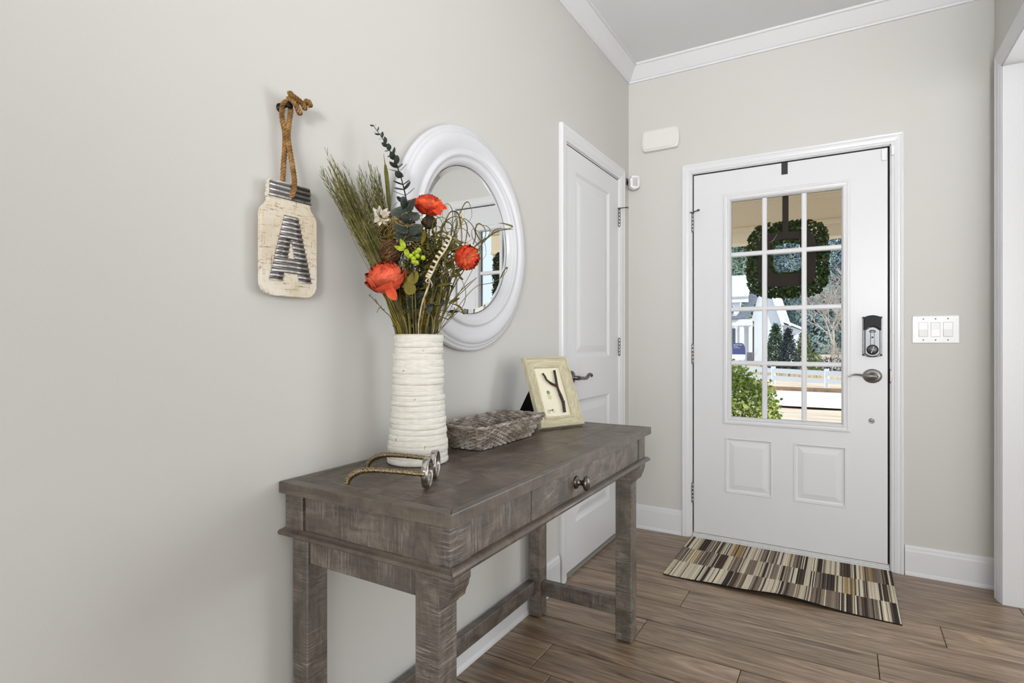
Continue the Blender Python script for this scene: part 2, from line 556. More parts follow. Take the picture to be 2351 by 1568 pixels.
# ---------------------------------------------------------------- front door (door_1)
d1 = struct_root('door_1', (0.84, 0.0, 0.03))
SX0, SX1, SZ0, SZ1 = 0.3835, 1.3010, 0.030, 2.0515
GX0, GX1, GZ0, GZ1 = 0.549, 1.141, 0.663, 1.916
P1, P2 = (0.551, 0.792, 0.276, 0.583), (0.890, 1.131, 0.275, 0.583)
GH = (GX0, GX1, GZ0, GZ1)
b = B()
b.plate((SX0, SX1, SZ0, SZ1), [GH, P1, P2], front, 0.0)
xs, zs = [SX0, GX0, GX1, SX1], [SZ0, GZ0, GZ1, SZ1]
for i in range(3):
    for j in range(3):
        if (i, j) != (1, 1):
            b.box(xs[i], xs[i+1], 0.014, 0.045, zs[j], zs[j+1])
for (x0, x1, z0, z1) in ((SX0, SX0, SZ0, SZ1), (SX1, SX1, SZ0, SZ1)):
    b.grid([[V((x0, 0, z0)), V((x0, 0.014, z0))], [V((x0, 0, z1)), V((x0, 0.014, z1))]], False)
b.grid([[V((SX0, 0, SZ1)), V((SX0, 0.014, SZ1))], [V((SX1, 0, SZ1)), V((SX1, 0.014, SZ1))]], False)
b.grid([[V((SX0, 0, SZ0)), V((SX0, 0.014, SZ0))], [V((SX1, 0, SZ0)), V((SX1, 0.014, SZ0))]], False)
obj('door_slab', b, 'door', d1)
PAN = [(0, 0), (0.003, 0.003), (0.008, 0.003), (0.013, -0.007), (0.018, -0.0085), (0.022, -0.0085), (0.046, -0.001), (0.049, -0.0005)]
def raised_panel(fn, r, parent, m='door'):
    b = B()
    b.sweep(rect_c(*r), PAN, fn)
    u, w = PAN[-1]
    b.plate((r[0]+u, r[1]-u, r[2]+u, r[3]-u), [], fn, w)
    return obj('door_panel', b, m, parent)
raised_panel(front, P1, d1); raised_panel(front, P2, d1)
# lite frame around the glass
b = B()
b.sweep(rect_c(GX0-0.006, GX1+0.006, GZ0-0.006, GZ1+0.006),
        [(0, -0.001), (0, 0.006), (0.004, 0.009), (0.012, 0.010), (0.016, 0.007), (0.022, 0.006), (0.026, 0.0095), (0.030, 0.0095), (0.036, 0.002), (0.039, -0.014), (0.040, -0.02)], front)
b.sweep(rect_c(GX0-0.006, GX1+0.006, GZ0-0.006, GZ1+0.006),
        [(0.040, -0.03), (0.036, -0.047), (0.02, -0.055), (0.0, -0.055), (0.0, -0.044)], front)
obj('lite_frame', b, 'door', d1)
IX0, IX1, IZ0, IZ1 = GX0+0.033, GX1-0.033, GZ0+0.034, GZ1-0.034
mx_, mz_ = [0.7505, 0.9395], [0.993, 1.2885, 1.589]
MUN = [(-0.0115, -0.022), (-0.0115, -0.012), (-0.006, -0.008), (0.006, -0.008), (0.0115, -0.012), (0.0115, -0.022)]
for x in mx_:
    b = B()
    b.grid([[V(front(x+u, z, w)) for u, w in MUN] for z in (IZ0, IZ1)], False)
    b.box(x-0.0115, x+0.0115, 0.028, 0.045, IZ0, IZ1)
    obj('muntin', b, 'door', d1)
for z in mz_:
    b = B()
    b.grid([[V(front(x, z+u, w+0.0004)) for u, w in MUN] for x in (IX0, IX1)], False)
    b.box(IX0, IX1, 0.0285, 0.0445, z-0.0115, z+0.0115)
    obj('muntin', b, 'door', d1)
gx = [IX0-0.006]+mx_+[IX1+0.006]
gz = [IZ0-0.006]+mz_+[IZ1+0.006]
for i in range(3):
    for j in range(4):
        b = B(); b.box(gx[i], gx[i+1], 0.0235, 0.0265, gz[j], gz[j+1])
        obj('pane', b, 'glass', d1)
# hinges
def hinge(fn_pt, z0, z1, parent, m='nickel', stop=None):
    b = B()
    x, y = fn_pt
    n = 5
    h = (z1-z0)/n
    for k in range(n):
        b.lathe([(0.0001, z0+k*h+0.0006), (0.0058, z0+k*h+0.0006), (0.0063, z0+k*h+0.0015), (0.0063, z0+(k+1)*h-0.0015), (0.0058, z0+(k+1)*h-0.0006), (0.0001, z0+(k+1)*h-0.0006)], (x, y, 0), n=14)
    b.lathe([(0.0001, z1), (0.005, z1+0.001), (0.0055, z1+0.004), (0.002, z1+0.007), (0.0001, z1+0.0075)], (x, y, 0), n=12)
    b.lathe([(0.0001, z0-0.006), (0.004, z0-0.004), (0.005, z0), (0.0001, z0+0.001)], (x, y, 0), n=12)
    o = obj('hinge', b, m, parent, base=(x, y, (z0+z1)/2))
    if stop:
        c = B()
        p = V((x, y, z1+0.004))
        d = V(stop)
        c.lathe([(0.0001, z1+0.001), (0.009, z1+0.001), (0.009, z1+0.006), (0.0001, z1+0.006)], (x, y, 0), n=14)
        c.tube([p, p+d*0.018+V((0, 0, 0.004)), p+d*0.045+V((0, 0, 0.005))], 0.0028, 8)
        c.tube([p+d*0.043+V((0, 0, 0.005)), p+d*0.056+V((0, 0, 0.005))], 0.005, 10)
        q = V((d.y, -d.x, 0))
        c.tube([p, p+q*0.02], 0.0028, 8)
        obj('pin_stop', c, 'pewter', o)
    return o
hinge((0.3785, -0.007), 1.737, 1.838, d1, stop=(0.75, -0.55, 0))
hinge((0.3785, -0.007), 0.988, 1.092, d1)
hinge((0.3785, -0.007), 0.200, 0.304, d1)
# smart lock: plate, body, black cap, badge, slot, thumb turn
lk = struct_root  # (parts below hang on the door)
def arch_poly(x0, x1, z0, z1, rise, n=10):
    pts = []
    xm = (x0+x1)/2
    for k in range(n+1):
        t = k/n
        x = x0+(x1-x0)*t
        pts.append((x, z1-rise+rise*math.sin(PI*t)))
    for k in range(n+1):
        t = k/n
        x = x1+(x0-x1)*t
        pts.append((x, z0+rise-rise*math.sin(PI*t)))
    return pts
b = B()
b.prism(arch_poly(1.1985, 1.2775, 1.034, 1.240, 0.011), front, 0.0, 0.014, 0.002)
for sx in (1.2015, 1.2745):
    for sz in (1.0455, 1.2285):
        b.lathe([(0.005, 0.0), (0.005, 0.0155), (0.003, 0.0175), (0.0001, 0.018)], (sx, 0, sz), '-y', n=12)
lock = obj('smart_lock', b, 'steel', d1, base=(1.238, 0, 1.137), label='steel electronic deadbolt lock with a black top')
body = [(1.2055, 1.052), (1.2200, 1.0395), (1.238, 1.036), (1.256, 1.0395), (1.2705, 1.052), (1.2705, 1.166), (1.262, 1.172), (1.252, 1.180), (1.238, 1.184), (1.224, 1.180), (1.214, 1.172), (1.2055, 1.166)]
b = B(); b.prism(body, front, 0.013, 0.030, 0.004)
obj('lock_body', b, 'steel', lock)
b = B(); b.prism([(1.2025, 1.1655), (1.213, 1.1735), (1.224, 1.1815), (1.238, 1.1855), (1.252, 1.1815), (1.263, 1.1735), (1.2735, 1.1655), (1.2735, 1.2255), (1.262, 1.2335), (1.238, 1.2385), (1.214, 1.2335), (1.2025, 1.2255)], front, 0.012, 0.032, 0.003)
obj('lock_cap', b, 'black', lock)
b = B(); b.prism([(1.2275, 1.053), (1.231, 1.05), (1.245, 1.05), (1.2485, 1.053), (1.246, 1.168), (1.230, 1.168)], front, 0.029, 0.0335, 0.002)
obj('centre_rib', b, 'steel', lock)
b = B()
pth = [(1.238+0.0125*math.copysign(abs(math.cos(a))**0.6, math.cos(a)), -0.034, 1.160+0.0042*math.copysign(abs(math.sin(a))**0.8, math.sin(a))) for a in [2*PI*k/28 for k in range(28)]]
b.tube(pth, 0.0013, 6, closed=True)
b.box(1.229, 1.247, -0.0342, -0.033, 1.1592, 1.1608)
obj('maker_badge', b, 'black', lock)
b = B(); b.box(1.2335, 1.2425, -0.0345, -0.03, 1.128, 1.1345, 0.001)
obj('lock_lamp', b, 'black', lock)
b = B(); b.lathe([(0.0245, 0.028), (0.0245, 0.0345), (0.021, 0.0345)], (1.238, 0, 1.071), '-y', n=40, capend=False)
obj('turn_ring', b, 'black', lock)
b = B(); b.lathe([(0.0001, 0.03), (0.0205, 0.030), (0.0205, 0.035), (0.0185, 0.037), (0.0001, 0.037)], (1.238, 0, 1.071), '-y', n=40)
R = Matrix.Translation((1.238, 0, 1.071)) @ Matrix.Rotation(math.radians(20), 4, 'Y')
b.box(-0.0035, 0.0035, -0.047, -0.036, -0.018, 0.018, 0.0015, M=R)
obj('thumb_turn', b, 'steel', lock)
# lever handle
b = B(); b.lathe([(0.0405, 0.0), (0.0405, 0.004), (0.036, 0.009), (0.028, 0.011), (0.018, 0.012), (0.015, 0.018), (0.0135, 0.05), (0.0001, 0.052)], (1.2385, 0, 0.9415), '-y', n=44, sx=0.86, sy=1.0)
lev = obj('lever_handle', b, 'nickel', d1, base=(1.2385, 0, 0.9415))
b = B()
path = smooth_path([(1.250, -0.050, 0.942), (1.238, -0.055, 0.944), (1.215, -0.057, 0.944), (1.188, -0.054, 0.948), (1.165, -0.051, 0.949), (1.148, -0.052, 0.943), (1.1395, -0.054, 0.936)], 6)
n_ = len(path)
b.tube(path, [0.013*(1-0.72*(k/(n_-1))**0.6) for k in range(n_)], 12, flat=0.75)
obj('lever', b, 'nickel', lev)
b = B(); b.box(1.2575, 1.2635, -0.0135, -0.0095, 0.940, 0.943)
obj('key_slot', b, 'black', lev)
# peep bolt
b = B(); b.lathe([(0.0125, 0), (0.0125, 0.003), (0.0095, 0.005), (0.0085, 0.004), (0.006, 0.003), (0.005, 0.006), (0.0001, 0.006)], (1.2355, 0, 0.7215), '-y', n=28)
obj('pivot_bolt', b, 'nickel', d1)
# strike plate on the jamb
b = B(); b.box(1.3095, 1.3125, -0.0085, 0.03, 0.908, 0.978, 0.001); b.prism([(1.310, 0.915), (1.320, 0.925), (1.320, 0.962), (1.310, 0.972)], front, 0.006, 0.0125)
obj('strike_plate', b, 'pewter', d1)
# contact sensor pair, small white
b = B(); b.box(1.2755, 1.2985, -0.011, 0.0, 1.990, 2.0485, 0.003, 2)
o = obj('contact_sensor', b, 'bright_plastic'); tag(o, 'small white contact sensor stuck on top right corner of the front door', 'sensor')
b = B(); b.box(1.3140, 1.3275, -0.024, -0.012, 2.006, 2.050, 0.003, 2)
o = obj('sensor_magnet', b, 'bright_plastic'); tag(o, 'tiny white sensor magnet on the door casing beside the contact sensor', 'sensor')

# ---------------------------------------------------------------- closet door (door_2)
d2 = struct_root('door_2', (0, -0.535, 0.02))
SY0, SY1 = -0.8865, -0.1845
Q1, Q2 = (-0.770, -0.318, 1.030, 1.935), (-0.770, -0.318, 0.235, 0.825)
def leftd(a, c, w): return V((w-0.001, a, c))
b = B()
b.plate((SY0, SY1, 0.022, 2.036), [Q1, Q2], leftd, 0.0)
b.box(-0.036, -0.014, SY0, SY1, 0.022, 2.036)
for c in ((SY0, SY0, 0.022, 2.036), (SY1, SY1, 0.022, 2.036)):
    b.grid([[V((-0.001, c[0], c[2])), V((-0.014, c[0], c[2]))], [V((-0.001, c[0], c[3])), V((-0.014, c[0], c[3]))]], False)
for zz in (0.022, 2.036):
    b.grid([[V((-0.001, SY0, zz)), V((-0.014, SY0, zz))], [V((-0.001, SY1, zz)), V((-0.014, SY1, zz))]], False)
obj('door_slab', b, 'door', d2)
PAN = [(0, 0), (0.006, -0.004), (0.012, -0.009), (0.020, -0.0105), (0.028, -0.0105), (0.058, -0.003), (0.062, -0.0025)]
raised_panel(leftd, Q1, d2); raised_panel(leftd, Q2, d2)
b = B(); b.box(-0.035, -0.003, SY0+0.001, SY1-0.001, 2.0365, 2.0405); obj('gap_strip', b, 'blackgap', d2)
hinge((0.0065, -0.1795), 1.775, 1.872, d2, stop=(0.8, 0.45, 0))
hinge((0.0065, -0.1795), 1.032, 1.126, d2)
hinge((0.0065, -0.1795), 0.20, 0.294, d2)
b = B(); b.lathe([(0.0335, -0.001), (0.0335, 0.005), (0.029, 0.010), (0.016, 0.012), (0.011, 0.02), (0.0105, 0.045), (0.0001, 0.047)], (0, -0.826, 0.938), 'x', n=36)
lev = obj('lever_handle', b, 'pewter', d2, base=(0, -0.826, 0.938), label='dark pewter lever with a curled end')
b = B()
path = smooth_path([(0.046, -0.838, 0.937), (0.048, -0.810, 0.937), (0.049, -0.765, 0.934), (0.049, -0.742, 0.941), (0.05, -0.722, 0.951), (0.051, -0.702, 0.950), (0.051, -0.694, 0.943), (0.051, -0.700, 0.938)], 6)
n_ = len(path)
b.tube(path, [0.0105*(1-0.55*max(0, (k/(n_-1)-0.35)/0.65)) for k in range(n_)], 12, flat=0.8)
obj('lever', b, 'pewter', lev)

# ---------------------------------------------------------------- wall fittings
th = thing('siren_box', 'cream rounded alarm siren box on the wall above the front door corner', 'alarm', (0.2, 0, 2.285))
def pill(x0, x1, z0, z1, rx, n=8):
    pts = []
    zc = (z0+z1)/2
    for k in range(n+1):
        t = -PI/2+PI*k/n
        pts.append((x1-rx+rx*math.cos(t)**0.75, zc+(z1-z0)/2*math.sin(t)) if True else None)
    for k in range(n+1):
        t = PI/2+PI*k/n
        pts.append((x0+rx-rx*abs(math.cos(t))**0.75, zc+(z1-z0)/2*math.sin(t)))
    return pts
b = B(); b.prism(pill(0.088, 0.308, 2.226, 2.348, 0.022), front, 0.0, 0.034, 0.008)
obj('housing', b, 'white_plastic', th)
b = B(); b.prism(pill(0.100, 0.296, 2.237, 2.338, 0.018), front, 0.033, 0.038, 0.002)
obj('face_plate', b, 'white_plastic', th)
th = thing('motion_sensor', 'small white motion sensor mounted in the wall corner beside closet door', 'sensor', (0.045, -0.045, 2.05))
R = Matrix.Translation((0.050, -0.047, 2.050)) @ Matrix.Rotation(math.radians(38), 4, 'Z')
b = B()
prof = [(-0.030, 0.026), (-0.034, 0.02), (-0.034, -0.02), (-0.026, -0.034), (-0.008, -0.042), (0.008, -0.042), (0.026, -0.034), (0.034, -0.02), (0.034, 0.022), (0.028, 0.036), (0.012, 0.042), (-0.012, 0.042), (-0.026, 0.038)]
b.prism([(x*0.86, z*0.96) for x, z in prof], lambda a, c, w: R @ V((a, -w, c)), -0.018, 0.018, 0.006)
obj('housing', b, 'bright_plastic', th)
b = B()
rows = []
for k in range(9):
    a = -0.95+1.9*k/8
    rows.append([R @ V((0.019*math.sin(a), -0.010-0.0125*math.cos(a), z)) for z in (-0.024, 0.020)])
b.grid(rows, True)
obj('sensor_lens', b, 'lens_plastic', th)
b = B(); b.prism([(-0.024, 0.0225), (0.024, 0.0225), (0.022, 0.034), (-0.022, 0.034)], lambda a, c, w: R @ V((a, -w, c)), 0.01, 0.0235, 0.002)
obj('visor', b, 'bright_plastic', th)
b = B(); b.tube([(0.0, -0.030, 2.062), (0.014, -0.032, 2.060), (0.034, -0.040, 2.052)], 0.005, 10); b.box(0.0, 0.004, -0.045, -0.018, 2.045, 2.085, 0.001)
obj('bracket', b, 'pewter', th)
th = thing('light_switch', 'white triple rocker light switch plate on the wall right of front door', 'switch', (1.487, 0, 1.168))
b = B(); b.box(1.398, 1.576, -0.0065, 0.0, 1.1035, 1.2315, 0.003, 2); obj('switch_plate', b, 'bright_plastic', th)
for k, x in enumerate((1.4405, 1.487, 1.5335)):
    b = B()
    b.box(x-0.0185, x+0.0185, -0.0075, -0.005, 1.1335, 1.2015, 0.0006)
    obj('switch_bezel', b, 'lens_plastic', th)
    tip = -0.005 if k == 1 else 0.0035
    b = B()
    b.prism([(-0.0068, 1.1355), (-0.0098-max(0, tip), 1.1355), (-0.0085, 1.1675), (-0.0085+min(0, tip)*0.3, 1.1995), (-0.0068, 1.1995)], lambda a, c, w: V((x+w, a, c)), -0.0165, 0.0165)
    obj('rocker', b, 'bright_plastic', th)
    for z in (1.118, 1.217):
        b = B(); b.lathe([(0.0032, 0.006), (0.0032, 0.0075), (0.0001, 0.0078)], (x, 0, z), '-y', n=12)
        obj('screw', b, 'nickel', th)
# wreath hanger strap over the door

# ================================================================ CONSOLE TABLE
TX0, TX1, TY0, TY1, TZ0, TZ1 = 0.003, 0.4955, -2.435, -1.187, 0.764, 0.790
ct = thing('console_table', 'weathered grey-brown wooden console table with one drawer against the left wall', 'table', (0.25, -1.81, 0))
def part(name, m, *boxes, bev=0.002, parent=None, label=None):
    b = B()
    for bx in boxes:
        b.box(*bx, bev)
    return obj(name, b, m, parent or ct, base=[(boxes[0][0]+boxes[0][1])/2, (boxes[0][2]+boxes[0][3])/2, (boxes[0][4]+boxes[0][5])/2], label=label)
# breadboard border, mitred
BW, BE, BR = 0.021, 0.030, 0.020
def border(poly, m):
    b = B(); b.prism(poly, lambda a, c, w: V((a, c, w)), TZ0, TZ1, 0.002)
    cx, cy = sum(p[0] for p in poly)/4, sum(p[1] for p in poly)/4
    return obj('border_board', b, m, ct, base=(cx, cy, TZ0))
ix0, ix1, iy0, iy1 = TX0+BW, TX1-BW, TY0+BE, TY1-BR
border([(TX0, TY0), (TX1, TY0), (ix1, iy0), (ix0, iy0)], 'edge_x')
border([(TX1, TY0), (TX1, TY1), (ix1, iy1), (ix1, iy0)], 'edge_y')
border([(TX1, TY1), (TX0, TY1), (ix0, iy1), (ix1, iy1)], 'edge_x')
border([(TX0, TY1), (TX0, TY0), (ix0, iy0), (ix0, iy1)], 'edge_y')
edges = [ix0, 0.075, 0.222, 0.370, ix1]
cuts = [[-1.75], [-2.02, -1.42], [-1.66], [-1.96, -1.36]]
for k in range(4):
    ys = [iy0]+cuts[k]+[iy1]
    for y0, y1 in zip(ys[:-1], ys[1:]):
        part('top_plank', 'top_y', (edges[k]+0.0006, edges[k+1]-0.0006, y0+0.0006, y1-0.0006, TZ0+0.001, TZ1-0.0007), bev=0.0012)
# apron
AX, AZ0, AZ1 = 0.484, 0.674, 0.764
AY0, AY1 = -2.422, -1.226
part('corner_block', 'wood_z', (0.397, AX, AY0, -2.352, AZ0, AZ1))
part('corner_block', 'wood_z', (0.397, AX, -1.292, AY1, AZ0, AZ1))
part('corner_block', 'wood_z', (0.008, 0.066, AY0, -2.352, AZ0, AZ1))
part('corner_block', 'wood_z', (0.008, 0.066, -1.292, AY1, AZ0, AZ1))
part('end_panel', 'wood_x', (0.0715, 0.3955, AY0+0.0035, -2.38, AZ0, AZ1))
part('end_panel', 'wood_x', (0.0715, 0.3955, -1.27, AY1-0.0035, AZ0, AZ1))
part('front_panel', 'wood_y', (0.44, AX-0.003, -2.3505, -2.0995, AZ0, AZ1))
part('front_panel', 'wood_y', (0.44, AX-0.003, -1.5835, -1.3005, AZ0, AZ1))
part('back_panel', 'wood_y', (0.010, 0.028, -2.35, -1.294, AZ0, AZ1))
dr = part('drawer', 'wood_z', (0.445, AX-0.0015, -2.0965, -1.5865, AZ0+0.003, AZ1-0.002))
b = B(); b.lathe([(0.0001, 0.0), (0.0155, 0.0), (0.0165, 0.003), (0.0145, 0.006), (0.009, 0.009), (0.0065, 0.014), (0.0065, 0.020), (0.010, 0.024), (0.0165, 0.028), (0.0185, 0.032), (0.0170, 0.037), (0.010, 0.041), (0.0001, 0.0425)], (AX-0.002, -1.845, 0.722), 'x', n=32, sx=0.9, sy=1.12)
obj('knob', b, 'pewter', dr, label='dark pewter oval knob')
# half round moulding under the apron
OGEE = [(-0.002, 0.0195), (0.004, 0.0155), (0.0115, 0.0125), (0.0135, 0.0105), (0.0135, 0.0060), (0.0105, 0.0030), (0.002, 0.0005)]
def halfround(m, p0, p1, out, ogee=False):
    b = B()
    p0, p1, o = V(p0), V(p1), V(out)
    rows = []
    d = (p1-p0).normalized()
    for p, sgn in ((p0, -1), (p1, 1)):
        row = [p+V((0, 0, 0.0195))-o*0.03]
        for k in range(9 if not ogee else 7):
            a = PI/2-PI*k/8
            u_, h_ = (0.0135*math.cos(a), 0.010+0.0095*math.sin(a)) if not ogee else OGEE[k]
            row.append(p + o*u_ + d*(u_*sgn) + V((0, 0, h_)))
        row.append(p-o*0.03)
        rows.append(row)
    vr = b.grid(rows, not ogee)
    b.face(vr[0]); b.face(vr[1])
    return obj('moulding', b, m, ct, base=(p0+p1)/2)
MZ = 0.664
halfround('edge_y', (AX+0.002, AY0, MZ), (AX+0.002, AY1, MZ), (1, 0, 0))
halfround('edge_x', (0.008, AY0-0.001, MZ), (AX+0.002, AY0-0.001, MZ), (0, -1, 0), True)
halfround('edge_x', (0.008, AY1+0.001, MZ), (AX+0.002, AY1+0.001, MZ), (0, 1, 0), True)
# legs
LX, LY = [(0.0195, 0.072), (0.3885, 0.4500)], [(-2.412, -2.353), (-1.280, -1.221)]
for (x0, x1) in LX:
    for (y0, y1) in LY:
        leg = part('leg', 'wood_z', (x0, x1, y0, y1, 0.004, MZ), bev=0.0025)
        b = B(); b.lathe([(0.014, 0), (0.014, 0.0045)], ((x0+x1)/2, (y0+y1)/2, 0), n=18)
        obj('foot_glide', b, 'black', leg)
# S-curved corbels on the front legs
cz = [(0, 0.664), (0.0345, 0.664), (0.0345, 0.645), (0.0315, 0.640), (0.030, 0.630), (0.0245, 0.620), (0.022, 0.613), (0.0215, 0.608), (0.016, 0.603), (0.009, 0.600), (0.004, 0.592), (0, 0.588)]
for (y0, y1) in LY:
    b = B(); b.prism([(0.449+u, z) for u, z in cz], lambda a, c, w: V((a, w, c)), y0+0.001, y1-0.001)
    obj('corbel', b, 'wood_z', ct, base=(0.46, y0, 0.62))
part('end_rail', 'wood_x', (0.072, 0.3885, -2.406, -2.384, 0.603, MZ))
part('end_rail', 'wood_x', (0.072, 0.3885, -1.249, -1.227, 0.603, MZ))
part('stretcher', 'wood_x', (0.072, 0.3885, -1.266, -1.236, 0.087, 0.144))
part('stretcher', 'wood_x', (0.072, 0.3885, -2.397, -2.367, 0.087, 0.144))
part('stretcher', 'wood_y', (0.0215, 0.050, -2.354, -1.279, 0.092, 0.146))

# ================================================================ ROUND MIRROR
MYC, MZC = -1.692, 1.457
mr = thing('wall_mirror', 'round mirror in a wide white moulded frame above the console table', 'mirror', (0, MYC, MZC))
prof = [(0.368, 0.0), (0.377, 0.004), (0.379, 0.014), (0.377, 0.022), (0.371, 0.0255), (0.367, 0.0245), (0.3645, 0.028), (0.360, 0.031), (0.3555, 0.030), (0.3535, 0.0335), (0.346, 0.038),
        (0.334, 0.0395), (0.318, 0.0375), (0.304, 0.032), (0.298, 0.0285), (0.2955, 0.0285), (0.294, 0.034), (0.289, 0.0385), (0.282, 0.0385), (0.2775, 0.034), (0.276, 0.031),
        (0.268, 0.030), (0.262, 0.028), (0.2555, 0.022), (0.2525, 0.014), (0.250, 0.008)]
b = B(); b.lathe(prof, (0, MYC, MZC), 'x', n=128, capend=False)
obj('frame', b, 'mirror_frame', mr)
b = B(); b.lathe([(0.2508, 0.0128), (0.2492, 0.0124)], (0, MYC, MZC), 'x', n=96, capend=False)
obj('rebate', b, 'darkrim', mr)
b = B(); b.lathe([(0.0001, 0.0120), (0.235, 0.0120), (0.2515, 0.0106)], (0, MYC, MZC), 'x', n=96, smooth=False, capend=False)
obj('mirror_glass', b, 'mirror', mr)

# ================================================================ JAR SIGN
def distressed(name):
    t = NT(name)
    nz = t.noise(26, (1, 1, 8), detail=6, rough=0.8)
    n2 = t.noise(26, (1, 8, 1), detail=6, rough=0.8)
    n3 = t.noise(9, detail=3)
    wear = t.mix(1.0, t.ramp(nz.outputs['Fac'], [(0.36, (1, 1, 1, 1)), (0.44, (0, 0, 0, 1))]), t.ramp(n2.outputs['Fac'], [(0.35, (1, 1, 1, 1)), (0.43, (0, 0, 0, 1))]), 'ADD')
    col = t.ramp(n3.outputs['Fac'], [(0.35, L(214, 200, 176)), (0.65, L(233, 225, 210))])
    t.base(t.mix(wear, col, L(150, 120, 86)))
    t.bump(nz.outputs['Fac'], 0.25, 0.001)
    t.set(0.65, 0, 0.3)
    return t.m
MAT['cream_wood'] = distressed('distressed_cream_paint')
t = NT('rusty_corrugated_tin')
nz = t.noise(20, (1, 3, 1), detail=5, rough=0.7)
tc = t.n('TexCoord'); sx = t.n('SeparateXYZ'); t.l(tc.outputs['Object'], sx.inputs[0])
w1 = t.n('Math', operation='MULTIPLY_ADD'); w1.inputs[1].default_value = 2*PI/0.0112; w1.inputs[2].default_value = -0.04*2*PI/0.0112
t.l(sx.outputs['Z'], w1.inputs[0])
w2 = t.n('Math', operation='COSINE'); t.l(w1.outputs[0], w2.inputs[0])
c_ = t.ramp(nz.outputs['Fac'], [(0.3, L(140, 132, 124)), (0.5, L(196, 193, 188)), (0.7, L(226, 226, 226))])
t.base(t.mix(t.ramp(w2.outputs[0], [(0.05, (1, 1, 1, 1)), (0.45, (0, 0, 0, 1))]), c_, L(112, 108, 108)))     # darker bands along the grooves
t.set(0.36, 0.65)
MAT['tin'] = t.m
MAT['board_edge'] = paint('board_edge', (206, 200, 188), 0.7, 0.1, 40, 0.05)
js = thing('jar_sign', 'cream wooden jar-shaped wall sign with a corrugated metal letter A, hung by rope', 'sign', (0, -2.421, 1.21))
yc = -2.4215
half = [(0.0, 1.2150), (0.045, 1.2152), (0.058, 1.218), (0.068, 1.226), (0.0745, 1.238), (0.0755, 1.252), (0.0755, 1.395), (0.0735, 1.405), (0.068, 1.413), (0.060, 1.421), (0.0565, 1.428), (0.0560, 1.435),
        (0.0585, 1.438), (0.0585, 1.444), (0.0560, 1.447), (0.0570, 1.452), (0.0560, 1.457), (0.0570, 1.462), (0.0555, 1.468), (0.0500, 1.4755), (0.0, 1.4765)]
poly = [(yc+a, z) for a, z in half] + [(yc-a, z) for a, z in half[::-1][1:-1]]
b = B(); b.prism(poly, left, 0.014, 0.0255, 0.0012)
obj('board', b, 'cream_wood', js)
for s_ in (-0.035, 0.035):
    b = B(); b.box(0.0, 0.0145, yc+s_-0.015, yc+s_+0.015, 1.28, 1.30); obj('spacer', b, 'board_edge', js)
def lerp(a, b_, t_): return a+(b_-a)*t_
def corr(z): return 0.0276+0.0017*math.cos((z-1.25)/0.0112*2*PI)
def tin_rows(b, zs, spans):
    for z0, z1 in zip(zs[:-1], zs[1:]):
        s0, s1 = spans(z0+1e-6), spans(z1-1e-6)
        for (a0, c0), (a1, c1) in zip(s0, s1):
            q = [V((corr(z0), a0, z0)), V((corr(z0), c0, z0)), V((corr(z1), c1, z1)), V((corr(z1), a1, z1))]
            vs = [b.bm.verts.new(p) for p in q]
            b.face(vs, True)
            lo = [b.bm.verts.new(V((0.0254, p.y, p.z))) for p in q]
            b.face([vs[0], vs[3], lo[3], lo[0]]); b.face([vs[1], vs[2], lo[2], lo[1]])
def a_spans(z):
    t_ = (z-1.2495)/(1.4005-1.2495)
    L0, R0 = lerp(-2.4785, -2.4390, t_), lerp(-2.3630, -2.4015, t_)
    if z < 1.2685: return [(L0, lerp(-2.4430, -2.4392, (z-1.2495)/0.019)), (lerp(-2.3985, -2.4022, (z-1.2495)/0.019), R0)]
    if 1.3025 < z < 1.349:
        k = (z-1.3025)/0.0465
        return [(L0, lerp(-2.4300, -2.4206, k)), (lerp(-2.4112, -2.4206, k), R0)]
    m = (L0+R0)/2
    return [(L0, m), (m, R0)]
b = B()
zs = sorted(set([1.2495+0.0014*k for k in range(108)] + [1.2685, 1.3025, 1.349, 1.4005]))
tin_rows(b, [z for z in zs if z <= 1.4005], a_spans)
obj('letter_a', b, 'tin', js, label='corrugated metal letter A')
def lid_spans(z):
    w = 0.0555 if z > 1.440 else 0.0575
    if z > 1.470: w = 0.0500+(1.4752-z)*0.9
    return [(yc-w, yc), (yc, yc+w)]
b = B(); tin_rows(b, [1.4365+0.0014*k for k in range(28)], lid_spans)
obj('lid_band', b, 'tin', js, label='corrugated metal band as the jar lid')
t = NT('jute_rope')
nz = t.noise(60, (1, 1, 1), detail=4)
t.base(t.ramp(nz.outputs['Fac'], [(0.3, L(98, 70, 38)), (0.55, L(146, 110, 66)), (0.75, L(182, 146, 96))]))
t.bump(nz.outputs['Fac'], 0.5, 0.001)
t.set(0.9, 0, 0.15)
MAT['rope'] = t.m
def rope(b, pts, r=0.0062, pitch=0.022):
    path = smooth_path(pts, 10)
    dist = [0]
    for p, q in zip(path[:-1], path[1:]): dist.append(dist[-1]+(q-p).length)
    for s in range(3):
        strand = []
        nx = None
        for i, p in enumerate(path):
            d = (path[min(i+1, len(path)-1)]-path[max(i-1, 0)]).normalized()
            if nx is None: nx = d.orthogonal().normalized()
            nx = (nx-d*nx.dot(d)).normalized()
            ny = d.cross(nx)
            a = 2*PI*(dist[i]/pitch + s/3)
            strand.append(p + (nx*math.cos(a)+ny*math.sin(a))*r*0.56)
        b.tube(strand, r*0.50, 7)
b = B()
rope(b, [(0.028, -2.432, 1.662), (0.022, -2.4405, 1.648), (0.018, -2.4375, 1.620), (0.018, -2.4310, 1.595), (0.016, -2.4290, 1.560), (0.014, -2.4310, 1.520), (0.012, -2.4315, 1.480), (0.009, -2.4250, 1.452)])
